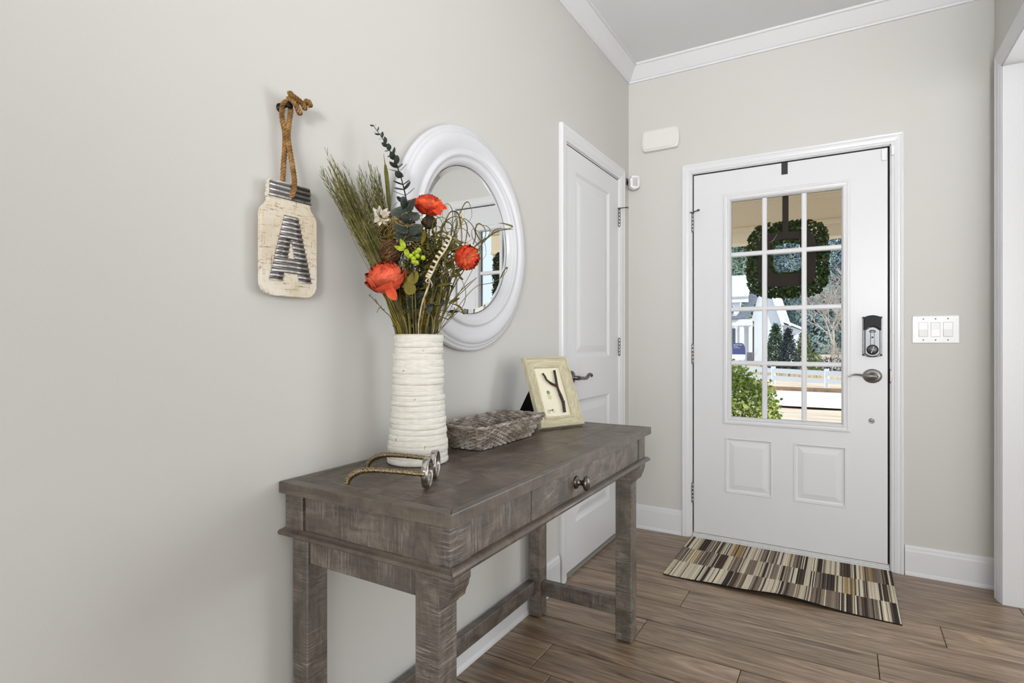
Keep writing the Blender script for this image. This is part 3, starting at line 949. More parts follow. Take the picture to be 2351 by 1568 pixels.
rope(b, [(0.028, -2.428, 1.662), (0.025, -2.4205, 1.645), (0.024, -2.4240, 1.615), (0.026, -2.4285, 1.585), (0.028, -2.4255, 1.552), (0.030, -2.4190, 1.515), (0.034, -2.4170, 1.480), (0.034, -2.4190, 1.462), (0.029, -2.4195, 1.449), (0.020, -2.4195, 1.446)])
obj('rope', b, 'rope', js)
b = B()
rope(b, [(0.030, -2.4330, 1.668), (0.038, -2.4260, 1.662), (0.040, -2.4130, 1.649), (0.036, -2.4040, 1.642), (0.028, -2.4015, 1.650), (0.028, -2.4090, 1.664), (0.034, -2.4220, 1.675), (0.038, -2.4330, 1.677), (0.042, -2.4290, 1.672), (0.044, -2.4160, 1.667), (0.044, -2.4040, 1.662), (0.040, -2.3940, 1.657), (0.034, -2.3880, 1.662), (0.036, -2.3890, 1.673), (0.042, -2.3840, 1.674), (0.044, -2.3790, 1.664)], 0.0060, 0.02)
obj('rope_knot', b, 'rope', js)
b = B(); b.lathe([(0.0001, 0.0), (0.011, 0.0), (0.011, 0.002), (0.0035, 0.003), (0.0035, 0.030), (0.0075, 0.031), (0.0075, 0.034), (0.0001, 0.035)], (0, -2.4295, 1.652), 'x', n=18)
o = obj('wall_hook', b, 'black', base=(0, -2.4295, 1.652)); tag(o, 'black wall peg holding the rope of the jar sign', 'hook')

# ================================================================ THINGS ON THE TABLE
TT = TZ1
# --- gold spectacles ornament
t = NT('antique_gold'); nz = t.noise(300, detail=3)
t.base(t.ramp(nz.outputs['Fac'], [(0.35, L(104, 90, 64)), (0.6, L(186, 170, 136))])); t.bump(nz.outputs['Fac'], 0.6, 0.002); t.set(0.3, 1.0); MAT['gold'] = t.m
t = NT('worn_silver_gilt'); nz = t.noise(120, detail=3)
t.base(t.ramp(nz.outputs['Fac'], [(0.4, L(168, 156, 134)), (0.6, L(206, 206, 212))])); t.set(0.2, 1.0); MAT['silver'] = t.m
sp = thing('spectacles_ornament', 'antique gold metal spectacles ornament lying at the near end of the table', 'ornament', (0.25, -2.29, TT))
dl = V((-0.46, 0.885, 0)); nl = V((0.885, 0.46, 0))
c1, c2 = V((0.335, -2.306, TT+0.0335)), V((0.295, -2.229, TT+0.0335))
for c in (c1, c2):
    b = B()
    n_ = 40
    rows = []
    for k in range(n_):
        a = 2*PI*k/n_
        d = dl*math.cos(a)+V((0, 0, 1))*math.sin(a)
        rows.append([c+d*(0.0335+u)+nl*w for u, w in ((-0.0065, -0.004), (-0.0035, -0.0085), (-0.001, -0.008), (0.0, -0.004), (-0.0005, 0.004), (-0.003, 0.0065), (-0.0060, 0.0060), (-0.0068, 0.003))])
    rows.append(rows[0]); b.grid(rows, True, True)
    obj('lens_rim', b, 'silver', sp)
b = B()
m_ = (c1+c2)/2
b.tube(smooth_path([c1+dl*0.0305+V((0, 0, 0.006)), m_+V((0, 0, 0.0125))+nl*0.002, c2-dl*0.0305+V((0, 0, 0.006))], 6), 0.0042, 10)
obj('bridge', b, 'silver', sp)
for c, sgn, tip in ((c1, -1, V((0.172, -2.388, TT))), (c2, 1, V((0.086, -2.240, TT)))):
    h = c+dl*(0.033*sgn)+V((0, 0, 0.005))
    d = tip-h; d.z = 0
    pts = [h+nl*0.002, h+d*0.04+V((0, 0, -0.001)), h+d*0.30+V((0, 0, 0.001)), h+d*0.60+V((0, 0, 0.002)), h+d*0.78+V((0, 0, -0.001)), h+d*0.90+V((0, 0, -0.010)), h+d*0.97+V((0, 0, -0.021)), V((tip.x, tip.y, TT+0.0065))]
    path = smooth_path(pts, 8)
    n_ = len(path)
    b = B()
    b.tube(path, [0.0046+0.0022*min(1, k/n_*1.6) + 0.0005*math.sin(k*2.4) for k in range(n_)], 12)
    obj('temple_arm', b, 'gold', sp)

# --- ridged white vase
VX, VY = 0.134, -2.101
t = NT('chalk_white_ceramic')
nz = t.noise(40, (1, 1, 7), detail=5)
n2 = t.noise(55, detail=2)
t.base(t.mix(t.ramp(n2.outputs['Fac'], [(0.735, (0, 0, 0, 1)), (0.75, (1, 1, 1, 1))]), t.ramp(nz.outputs['Fac'], [(0.3, L(216, 210, 198)), (0.65, L(235, 231, 223))]), L(170, 150, 125)))
t.bump(nz.outputs['Fac'], 0.25, 0.001); t.set(0.7, 0, 0.3)
MAT['chalk'] = t.m
va = thing('vase', 'tall white ridged ceramic vase holding dried flowers on console table', 'vase', (VX, VY, TT))
rv = random.Random(11)
outer = [(0, 0.0795), (0.05, 0.0800), (0.055, 0.0790), (0.09, 0.0745), (0.15, 0.0705), (0.22, 0.0675), (0.30, 0.0660), (0.341, 0.0680)]
def vr_(z):
    for (z0, r0), (z1, r1) in zip(outer[:-1], outer[1:]):
        if z <= z1: return lerp(r0, r1, (z-z0)/(z1-z0))
    return outer[-1][1]
zb = [0.0]
while zb[-1] < 0.326: zb.append(zb[-1]+rv.uniform(0.0115, 0.0185))
zb[-1] = 0.341
amp = [rv.uniform(-0.0015, 0.0017) for _ in zb]
ph = [rv.uniform(0, 2*PI) for _ in zb]
prof, idx = [], []
for k in range(len(zb)-1):
    h = zb[k+1]-zb[k]
    for f, dr_ in ((0.0, -0.0016), (0.06, -0.0003), (0.14, 0.0005), (0.45, 0.0008), (0.82, 0.0006), (0.94, -0.0003)):
        prof.append((vr_(zb[k]+f*h)+dr_+amp[k], zb[k]+f*h)); idx.append(k)
prof[0] = (vr_(0)-0.004, 0.0)
lut = {round(h, 6): k for (r, h), k in zip(prof, idx)}
def vfn(r, h, a):
    k = lut.get(round(h, 6), 0)
    if h < 0.002: return r
    return r + 0.0014*math.sin(a+ph[k]) + 0.0010*math.sin(2*a+2.3*ph[k]) + 0.0004*math.sin(23*a)
rows = prof + [(0.0672, 0.3395), (0.066, 0.341), (0.060, 0.341), (0.058, 0.337), (0.057, 0.28), (0.055, 0.15), (0.0001, 0.15)]
b = B()
b.lathe(rows, (VX, VY, TT), 'z', n=96, capend=True, fn=vfn)
obj('vase_body', b, 'chalk', va)

# --- woven tray basket
t = NT('grey_washed_wicker')
nz = t.noise(22, (1, 1, 2), detail=3, rough=0.6)
t.base(t.ramp(nz.outputs['Fac'], [(0.32, L(98, 88, 78)), (0.5, L(144, 134, 122)), (0.7, L(192, 186, 178))]))
t.bump(nz.outputs['Fac'], 0.2, 0.001); t.set(0.55, 0, 0.4)
MAT['wicker'] = t.m
MAT['wicker_tan'] = grained('tan_cane', [(0.3, (120, 102, 80)), (0.6, (168, 150, 122)), (0.8, (190, 176, 150))], (1, 1, 1), 30, 0.6, 0.4)
bk = thing('wicker_tray', 'shallow grey-washed woven wicker tray behind the vase on the table', 'basket', (0.152, -1.755, TT))
def rrect(x0, x1, y0, y1, r, n):
    per = []
    for cx, cy, a0 in ((x1-r, y0+r, -PI/2), (x1-r, y1-r, 0), (x0+r, y1-r, PI/2), (x0+r, y0+r, PI)):
        for k in range(7): per.append(V((cx+r*math.cos(a0+PI/2*k/6), cy+r*math.sin(a0+PI/2*k/6), 0)))
    d = [0]
    m = len(per)
    for k in range(m): d.append(d[-1]+(per[(k+1) % m]-per[k]).length)
    out = []
    j = 0
    for k in range(n):
        s = d[-1]*k/n
        while d[j+1] < s: j += 1
        f = (s-d[j])/max(1e-9, d[j+1]-d[j])
        p = per[j].lerp(per[(j+1) % m], f)
        t_ = (per[(j+1) % m]-per[j])
        t_ = t_.normalized() if t_.length > 1e-9 else V((1, 0, 0))
        out.append((p, V((t_.y, -t_.x, 0))))
    return out
def tray(t_): return (lerp(0.092, 0.066, t_), lerp(0.205, 0.243, t_), lerp(-1.905, -1.955, t_), lerp(-1.592, -1.560, t_))
RZ = 0.070
b = B()
NR = 12
for r_ in range(NR):
    t_ = r_/(NR-1)*0.94
    loop = rrect(*tray(t_), 0.016, 240)
    pts = [p + nrm*(0.0032*math.sin(2*PI*k/8+PI*r_)) + V((0, 0, TT+0.0035+t_*RZ+0.0007*math.sin(k*0.7+r_*3))) for k, (p, nrm) in enumerate(loop)]
    b.tube(pts, 0.0030, 6, closed=True)
obj('weave', b, 'wicker', bk, kind='stuff')
b = B()
lo, hi = rrect(*tray(0), 0.016, 84), rrect(*tray(1), 0.016, 84)
for k in range(0, 84, 2):
    b.tube([lo[k][0]+V((0, 0, TT+0.002)), hi[k][0]+V((0, 0, TT+RZ))], 0.0016, 5)
obj('stakes', b, 'wicker_tan', bk, kind='stuff')
loop = rrect(*tray(1), 0.018, 120)
for s in (0, 1):
    b = B()
    b.tube([p+nrm*(0.0026*math.cos(k*0.9+s*PI))+V((0, 0, TT+RZ+0.0035+0.0026*math.sin(k*0.9+s*PI))) for k, (p, nrm) in enumerate(loop)], 0.0034, 8, closed=True)
    obj('rim', b, 'wicker', bk)
b = B(); b.box(0.094, 0.204, -1.902, -1.595, TT+0.001, TT+0.005, 0.001)
obj('tray_base', b, 'wicker', bk)

# --- leaning picture frame
FE, FN = V((0.41056, 0.91183, 0)), V((0.91183, -0.41056, 0))
FO = V((0.170, -1.477, TT+0.0005))
lean = math.radians(23)
FU = V((0, 0, 1))*math.cos(lean) - FN*math.sin(lean)
FD = FN*math.cos(lean) + V((0, 0, 1))*math.sin(lean)
FW, FH = 0.2095, 0.278
def fr_(a, c, w): return FO + FE*a + FU*c + FD*w
pf = thing('picture_frame', 'cream wooden picture frame with twig and pebble art leaning on table', 'picture', tuple(FO+FE*0.1))
MAT['frame_wood'] = grained('limed_cream_wood', [(0.3, (176, 165, 132)), (0.5, (196, 187, 156)), (0.7, (216, 209, 184))], (1.5, 1.5, 16), 7, 0.5, 0.3)
MAT['frame_wood_v'] = grained('limed_cream_wood_upright', [(0.3, (176, 165, 132)), (0.5, (196, 187, 156)), (0.7, (216, 209, 184))], (16, 16, 1.5), 7, 0.5, 0.3)
MAT['mat_board'] = paint('cream_card', (236, 229, 205), 0.8, 0.05, 100, 0.02)
b = B()
FPR = [(0.04, 0.0), (0, 0.0), (0, 0.017), (0.0015, 0.0205), (0.0045, 0.0225), (0.0075, 0.0215), (0.0088, 0.0180), (0.012, 0.0155), (0.033, 0.0085), (0.0345, 0.0110), (0.0365, 0.0122), (0.0405, 0.0120), (0.0425, 0.0095), (0.0425, 0.002)]
fc_ = rect_c(0, FW, 0, FH)
for i in range(4):
    b = B()
    b.sweep([fc_[i], fc_[(i+1) % 4]], FPR, fr_, closed=False)
    obj('frame_rail', b, 'frame_wood' if i % 2 == 0 else 'frame_wood_v', pf)
b = B()
b = B(); b.plate((0.04, FW-0.04, 0.04, FH-0.04), [], fr_, 0.003)
obj('backing_card', b, 'mat_board', pf)
MAT['bark'] = grained('dark_bark', [(0.3, (38, 27, 22)), (0.6, (66, 48, 40)), (0.8, (92, 72, 60))], (1, 1, 1), 60, 0.75, 0.7)
def fp(s, t_, w=0.008): return fr_(s*FW, t_*FH, w+0.002)
b = B()
b.tube(smooth_path([fp(.64, .20), fp(.655, .27), fp(.665, .34), fp(.645, .45), fp(.625, .56), fp(.640, .68), fp(.655, .80)], 4), [0.0062]*13+[0.0050]*12, 8)
b.tube(smooth_path([fp(.63, .56), fp(.58, .585), fp(.51, .61), fp(.42, .67), fp(.40, .72), fp(.365, .765)], 4), [0.0047]*10+[0.0038]*11, 8)
b.tube([fp(.665, .34), fp(.70, .345, 0.011)], [0.004, 0.002], 8)
obj('twig', b, 'bark', pf)
MAT['pebble_green'] = paint('green_pebble', (128, 146, 112), 0.35, 0, 50, 0.1)
MAT['pebble_cream'] = paint('cream_pebble', (214, 208, 176), 0.35, 0, 50, 0.1)
for (s, t_, rx, rz, m, rot) in ((.41, .495, .0075, .008, 'pebble_green', .5), (.412, .437, .0085, .0115, 'pebble_cream', .2), (.315, .232, .006, .008, 'pebble_cream', .2), (.425, .240, .006, .008, 'pebble_cream', -.2),
                                (.345, .242, .003, .003, 'bark', 0), (.395, .246, .003, .003, 'bark', 0), (.478, .655, .003, .0026, 'bark', 0), (.44, .695, .0035, .002, 'pebble_green', .6), (.50, .635, .004, .003, 'pebble_green', -.5)):
    b = B()
    rows = []
    for i in range(6):
        p_ = PI/2*i/5
        row = []
        for k in range(16):
            a = 2*PI*k/16
            u, v = rx*math.cos(p_)*math.cos(a), rz*math.cos(p_)*math.sin(a)
            row.append(fr_(s*FW+u*math.cos(rot)-v*math.sin(rot), t_*FH+u*math.sin(rot)+v*math.cos(rot), 0.003+0.004*math.sin(p_)))
        rows.append(row)
    b.grid(rows, True, True)
    obj('pebble', b, m, pf)
b = B()
top = fr_(0.062, 0.185, 0.0)
foot = FO+FE*0.052-FN*0.160; foot.z = TT+0.001
rows = []
b.grid([[top-FE*0.03, top+FE*0.03], [foot-FE*0.050, foot+FE*0.050]], False)
b.grid([[top-FE*0.03-FD*0.003, top+FE*0.03-FD*0.003], [foot-FE*0.050-FN*0.003, foot+FE*0.050-FN*0.003]], False)
b.plate((0.002, FW-0.002, 0.002, FH-0.002), [], fr_, -0.001)
obj('easel_back', b, 'black', pf)

# ================================================================ RUG
t = NT('woven_rug')
at = t.n('Attribute'); at.attribute_name = 'weave'
nz = t.noise(420, (1, 0.25, 1), detail=3, rough=0.7)
t.base(t.mix(0.5, at.outputs['Color'], t.ramp(nz.outputs['Fac'], [(0.3, (0.18, 0.18, 0.18, 1)), (0.7, (0.85, 0.85, 0.85, 1))]), 'OVERLAY'))
t.bump(nz.outputs['Fac'], 0.6, 0.002); t.set(0.9, 0, 0.15)
MAT['rug'] = t.m
b = B()
cl = b.bm.loops.layers.float_color.new('weave')
rr = random.Random(21)
CRM = [(226, 214, 190), (205, 192, 166), (216, 206, 186), (190, 176, 152)]
TAU = [(128, 114, 100), (142, 128, 112), (112, 100, 90)]
DRK = [(62, 52, 46), (74, 62, 54), (46, 42, 42), (84, 70, 60)]
OCH = [(176, 150, 108), (160, 132, 92)]
RX0, RX1, RY0, RY1 = 0.379, 1.3155, -0.606, -0.014
def rz(x, y):
    e = max(0, 1-(y-RY0)/0.16)
    lift = 0.020*math.exp(-((x-0.90)/0.17)**2) + 0.006*math.exp(-((x-0.62)/0.1)**2)
    side = max(0, 1-(x-RX0)/0.05)
    return 0.0045 + e*e*lift + 0.004*side*side
def rugc(c, j): return tuple(max(0, min(1, k*(1+j))) for k in L(*c)[:3]) + (1,)
rowsy = [RY1, -0.205, -0.405, RY0]
prev = None
for r_ in range(3):
    x = RX0
    while x < RX1-1e-6:
        w = min(rr.choice([0.03, 0.036, 0.042, 0.05, 0.034]), RX1-x)
        kind = rr.random()
        if prev == 'd': kind = kind*0.6
        pal = CRM if kind < 0.42 else TAU if kind < 0.70 else DRK if kind < 0.94 else OCH
        prev = 'd' if pal is DRK else 'l'
        xe = x+w
        while x < xe-1e-6:
            sw = min(rr.uniform(0.002, 0.0065), xe-x)
            q = rr.random()
            p2 = pal if q < 0.72 else rr.choice([CRM, TAU, DRK])
            c = rugc(rr.choice(p2), rr.uniform(-0.12, 0.12))
            ny = 8
            for k in range(ny):
                ya, yb = lerp(rowsy[r_], rowsy[r_+1], k/ny), lerp(rowsy[r_], rowsy[r_+1], (k+1)/ny)
                f = b.face([b.bm.verts.new((px, py, rz(px, py))) for px, py in ((x, yb), (x+sw, yb), (x+sw, ya), (x, ya))])
                for lp in f.loops: lp[cl] = c
            x += sw
rg = thing('door_mat', 'brown and cream striped woven rug on the floor before the front door', 'rug', (0.847, -0.31, 0))
obj('woven_face', b, 'rug', rg, recalc=False)
b = B()
rows = []
for k in range(61):
    x = lerp(RX0-0.001, RX1+0.001, k/60)
    rows.append([V((x, RY1, rz(x, RY1)-0.0008))] + [V((x, lerp(RY1, RY0-0.001, j/24), rz(x, lerp(RY1, RY0, j/24))-0.0008)) for j in range(1, 25)])
b.grid(rows, False)
rows2 = [[p-V((0, 0, 0.0032)) for p in r] for r in rows]
b.grid(rows2, False)
b.grid([[r[-1] for r in rows], [r[-1] for r in rows2]], False)
b.grid([rows[0], rows2[0]], False); b.grid([rows[-1], rows2[-1]], False)
obj('backing', b, 'black', rg, label='black rug backing showing at the edges')

# ================================================================ DRIED FLOWERS IN THE VASE
E1, E2 = V((0.8600, 0.5103, 0)), V((-0.5103, 0.8600, 0))
VO = V((VX, VY, 0))
def W(a, b_, z): return VO + E1*a + E2*b_ + V((0, 0, z))
UP = V((0, 0, 1))
MOUTH = W(0, 0, 1.125)
def stemfoot(a, b_): return W(a, b_, 0.96)
def plantmat(name, c0, c1, c2, scale=30, rough=0.7, trans=0.0, stretch=(1, 1, 1), vr=0.18):
    t = NT(name)
    nz = t.noise(scale, stretch, detail=4)
    oi = t.n('ObjectInfo')
    hs = t.n('HueSaturation')
    mr = t.n('MapRange'); mr.inputs['To Min'].default_value = 1-vr; mr.inputs['To Max'].default_value = 1+vr*0.8
    t.l(oi.outputs['Random'], mr.inputs['Value']); t.l(mr.outputs[0], hs.inputs['Value'])
    t.l(t.ramp(nz.outputs['Fac'], [(0.3, L(*c0)), (0.5, L(*c1)), (0.7, L(*c2))]), hs.inputs['Color'])
    t.base(hs.outputs[0])
    t.bump(nz.outputs['Fac'], 0.3, 0.001)
    t.set(rough, 0, 0.3)
    return t.m
MAT['olive'] = plantmat('dried_olive', (66, 60, 24), (98, 90, 42), (136, 122, 66))
MAT['grass'] = plantmat('dried_grass', (70, 68, 34), (104, 100, 54), (140, 130, 80))
MAT['cattail'] = plantmat('olive_cattail', (74, 74, 22), (96, 96, 36), (112, 108, 48), 60)
MAT['eucal'] = plantmat('dark_eucalyptus', (44, 50, 44), (64, 72, 66), (92, 100, 92), 50, 0.6)
MAT['petal'] = plantmat('orange_petal', (182, 60, 34), (206, 82, 52), (224, 108, 74), 40, 0.65, vr=0.34)
MAT['petal_deep'] = plantmat('deep_orange_petal', (176, 40, 20), (204, 60, 34), (226, 100, 54), 40, 0.65, vr=0.34)
MAT['nest'] = plantmat('brown_twig', (66, 44, 26), (106, 76, 48), (140, 108, 72))
MAT['straw'] = plantmat('golden_straw', (104, 86, 40), (140, 116, 58), (172, 150, 88))
MAT['lime'] = plantmat('lime_green', (110, 130, 20), (150, 166, 34), (184, 194, 66), 120)
MAT['mustard'] = plantmat('mustard_leaf', (96, 86, 26), (124, 112, 40), (142, 128, 56), 20)
MAT['pod_cream'] = plantmat('cream_pod', (168, 148, 116), (206, 192, 162), (228, 218, 196), 60)
MAT['pod_dark'] = plantmat('dark_pod', (28, 22, 14), (50, 40, 24), (76, 64, 38), 60)

def leaf_mesh(name, l, w, cup=0.15, tipsharp=1.0, m='eucal', nx=6, ny=4, thick=0.0):
    """leaf/petal growing along +Y from the origin, face normal +Z"""
    bm = bmesh.new()
    vr = []
    for i in range(nx+1):
        t_ = i/nx
        wid = w*math.sin(PI*min(1, (t_*0.94+0.05)**0.75))**tipsharp
        row = []
        for j in range(ny+1):
            s = (j/ny-0.5)*2
            row.append(bm.verts.new((s*wid/2, t_*l, cup*w*(s*s*0.5) + cup*l*(t_*t_)*0.9)))
        vr.append(row)
    for i in range(nx):
        for j in range(ny):
            f = bm.faces.new([vr[i][j], vr[i][j+1], vr[i+1][j+1], vr[i+1][j]]); f.smooth = True
    me = bpy.data.meshes.new(name); bm.to_mesh(me); bm.free()
    me.materials.append(MAT[m])
    return me
def frame_m(pos, ydir, zdir):
    y = V(ydir).normalized(); z = V(zdir); z = (z-y*z.dot(y)).normalized(); x = y.cross(z)
    return Matrix(((x.x, y.x, z.x, pos[0]), (x.y, y.y, z.y, pos[1]), (x.z, y.z, z.z, pos[2]), (0, 0, 0, 1)))

# ---- orange flowers: petals curve along spheres, ring inside ring
def arc_petal(name, R_, t0, t1, w, m, nx=7, ny=4):
    """petal hugging a sphere of radius R_ about the flower centre; axis +Z, outwards +Y"""
    bm = bmesh.new()
    vr = []
    for i in range(nx+1):
        f = i/nx
        th = t0+(t1-t0)*f
        wid = w*min(1, 0.35+1.5*f)*(1 if f < 0.8 else math.sqrt(max(0.05, 1-((f-0.8)/0.2)**2*0.9)))
        row = []
        for j in range(ny+1):
            q = (j/ny-0.5)*2
            x = q*wid/2
            rr_ = R_*(1+0.16*max(0, f-0.45)**2/0.3-0.16*q*q)
            row.append(bm.verts.new((x, math.cos(th)*rr_, math.sin(th)*rr_)))
        vr.append(row)
    for i in range(nx):
        for j in range(ny):
            fc = bm.faces.new([vr[i][j], vr[i][j+1], vr[i+1][j+1], vr[i+1][j]]); fc.smooth = True
    me = bpy.data.meshes.new(name); bm.to_mesh(me); bm.free()
    me.materials.append(MAT[m])
    return me
RINGS = [(8, -1.15, 0.02, 0.52, 1.00), (8, -1.0, 0.36, 0.50, 0.95), (9, -0.8, 0.66, 0.44, 0.90), (10, -0.5, 0.90, 0.34, 0.86), (10, -0.1, 1.08, 0.27, 0.82), (9, 0.3, 1.24, 0.22, 0.80), (8, 0.6, 1.38, 0.18, 0.80), (5, 0.9, 1.50, 0.14, 0.82)]
def flower(label, head, axis, R_, foot, m, stem_mid, seed, squash=0.86, extra=(), rings=RINGS, open_=0.0):
    rq = random.Random(seed)
    t_ = thing('orange_flower', label, 'flower', tuple(foot), 'orange wood-shaving flowers in the vase')
    ax = V(axis).normalized()
    b = B(); b.tube(smooth_path([foot, stem_mid, head-ax*R_*0.7], 8), 0.0022, 7); obj('stem', b, 'olive', t_)
    u = ax.orthogonal().normalized(); v = ax.cross(u)
    for ri, (n, t0, t1, w, rs) in enumerate(rings):
        me = arc_petal('petal', R_*rs, t0, t1-open_, w*R_*2*1.15, m)
        for k in range(n):
            a = 2*PI*(k+0.5*(ri % 2)+rq.uniform(-0.2, 0.2))/n
            rad = u*math.cos(a)+v*math.sin(a)
            tilt = rq.uniform(-0.10, 0.10) - open_*0.3
            yd = rad*math.cos(tilt)+ax*math.sin(tilt); zd = ax*math.cos(tilt)-rad*math.sin(tilt)
            sc_ = rq.uniform(0.93, 1.06)
            M = frame_m(head, yd, zd) @ Matrix.Diagonal((sc_, sc_, sc_*squash, 1))
            inst('petal', me, t_, M)
    b = B(); bb = bmesh.new(); bmesh.ops.create_icosphere(bb, subdivisions=2, radius=R_*0.62)
    b.add(bb, Matrix.Translation(head) , True); obj('flower_core', b, 'petal_deep', t_)
    for yd, zd, l_, w_, off in extra:
        me = leaf_mesh('petal', l_, w_, 0.22, 0.55, m)
        inst('petal', me, t_, frame_m(head+off, yd, zd))
    return t_
h1 = W(-0.0647, -0.100, 1.2731)
flower('lowest orange flower with a dropping petal, nearest in the vase', h1, UP*0.80-E2*0.55-E1*0.08, 0.047, stemfoot(-0.014, -0.01), 'petal', W(-0.0380, -0.030, 1.1625), 5, 0.86,
       [(E1*0.62-UP*0.72-E2*0.3, -E2+UP*0.2-E1*0.2, 0.046, 0.026, E1*0.012-UP*0.030-E2*0.030)])
h2 = W(0.0282, 0.000, 1.4805)
flower('topmost orange flower with loose petals, in front of the mirror', h2, UP*0.85-E2*0.35+E1*0.2, 0.037, stemfoot(0.006, 0.012), 'petal_deep', W(0.0164, 0.000, 1.2809), 8, 0.80,
       [(E1*0.45-UP*0.85-E2*0.2, -E2+E1*0.4, 0.042, 0.022, E1*0.016-UP*0.004-E2*0.02), (E1*0.80-UP*0.50-E2*0.2, -E2+E1*0.4, 0.038, 0.020, E1*0.022-UP*0.002-E2*0.015), (-E1*0.9-UP*0.1-E2*0.2, -E2+UP*0.3, 0.030, 0.022, -E1*0.016+UP*0.004-E2*0.015)])
h3 = W(0.1372, -0.040, 1.3313)
flower('right-hand orange flower seen from the side, over the mirror glass', h3, E1*0.80-UP*0.50-E2*0.25, 0.032, stemfoot(0.024, 0.0), 'petal_deep', W(0.0718, -0.020, 1.2787), 9, 1.15, (), RINGS[:6], 0.10)

# ---- eucalyptus stems, each leaf a part
el_r = leaf_mesh('leaf_round', 0.034, 0.028, 0.10, 0.55, 'eucal')
el_s = leaf_mesh('leaf_small', 0.025, 0.0165, 0.10, 0.7, 'eucal')
def eucalyptus(label, path, r0, leaves, seed, hang=0.0, face=0.25):
    rq = random.Random(seed)
    P = smooth_path(path, 10)
    t_ = thing('eucalyptus_stem', label, 'eucalyptus', tuple(P[0]))
    b = B(); n_ = len(P); b.tube(P, [r0*(1-0.7*k/n_) for k in range(n_)], 7); obj('stem', b, 'pod_dark', t_)
    for (f, sz, me) in leaves:
        i = min(n_-2, int(f*(n_-1)))
        p = P[i]; d = (P[i+1]-P[i]).normalized()
        u = d.orthogonal().normalized(); v = d.cross(u)
        a0 = rq.uniform(0, PI)
        for s in (0, 1):
            a = a0+PI*s+rq.uniform(-0.25, 0.25)
            rad = u*math.cos(a)+v*math.sin(a)
            yd = rad*0.85+d*0.40+V((0, 0, -hang))
            inst('leaf', me, t_, frame_m(p+rad*0.002, yd, (d*0.9-rad*0.4+UP*0.1)*(1-face)+(rq.gauss(0, 0.3)*E1-E2+UP*0.2)*face) @ Matrix.Scale(sz*rq.uniform(0.9, 1.1), 4))
    return t_
eucalyptus('tall dark eucalyptus stem rising highest out of the vase', [stemfoot(-0.004, 0.0), W(-0.0117, 0.000, 1.2104), W(-0.0152, -0.010, 1.3731), W(-0.0255, -0.020, 1.4756), W(-0.0417, -0.020, 1.5475), W(-0.0603, -0.020, 1.5961), W(-0.0857, -0.020, 1.6437), W(-0.1170, -0.020, 1.6888)], 0.0026,
           [(0.99-0.034*k, 0.40+0.085*min(k, 8), el_s) for k in range(12)] + [(0.575-0.034*k, 0.74+0.06*k, el_r) for k in range(7)], 4, 0.0, 0.22)
eucalyptus('broad-leaved eucalyptus stem in the middle of the bouquet, under the top flower', [stemfoot(0.0, -0.012), W(-0.0035, -0.030, 1.2085), W(-0.0091, -0.050, 1.3208), W(-0.0158, -0.060, 1.3870), W(-0.0135, -0.065, 1.4310), W(-0.0248, -0.060, 1.4749)], 0.0024,
           [(0.95, 1.0, el_r), (0.88, 1.2, el_r), (0.81, 1.25, el_r), (0.72, 1.1, el_r), (0.64, 1.2, el_r), (0.58, 1.25, el_r)], 12, 0.15, 0.75)
eucalyptus('short dark eucalyptus stem with folded leaves just above the vase rim', [stemfoot(-0.002, -0.03), W(-0.0034, -0.045, 1.1335), W(-0.0011, -0.050, 1.1788), W(0.0000, -0.050, 1.2186), W(0.0000, -0.050, 1.2526)], 0.003,
           [(0.98, 0.8, el_r), (0.92, 0.8, el_s), (0.87, 0.9, el_s), (0.82, 0.9, el_s), (0.77, 0.9, el_s), (0.72, 0.9, el_s), (0.67, 0.9, el_s), (0.62, 0.9, el_s), (0.57, 0.9, el_s)], 13, 0.3, 0.7)

# ---- cattails
def cattail(label, foot, a, b1, b2, tip, r):
    t_ = thing('cattail', label, 'cattail', tuple(foot), 'cattails in the vase')
    b = B(); b.tube(smooth_path([foot, a, b1], 8), 0.0018, 6); b.tube([b2, tip], [0.0016, 0.0004], 6); obj('stem', b, 'olive', t_)
    P = smooth_path([b1, (V(b1)+V(b2))/2+E1*0.001, b2], 8)
    n_ = len(P)
    b = B(); b.tube(P, [r*min(1, 0.25+4.0*min(k/(n_-1), 1-k/(n_-1)))**0.5 for k in range(n_)], 10); obj('seed_head', b, 'cattail', t_)
cattail('olive cattail standing upright left of the mirror', stemfoot(-0.012, 0.02), W(-0.0547, 0.020, 1.2831), W(-0.0821, 0.020, 1.4806), W(-0.0928, 0.020, 1.5948), W(-0.0976, 0.020, 1.6257), 0.0056)
cattail('olive cattail leaning left among the grasses', stemfoot(-0.02, -0.01), W(-0.0614, -0.020, 1.1744), W(-0.0976, -0.050, 1.2753), W(-0.1385, -0.085, 1.4510), W(-0.1524, -0.090, 1.5028), 0.0070)

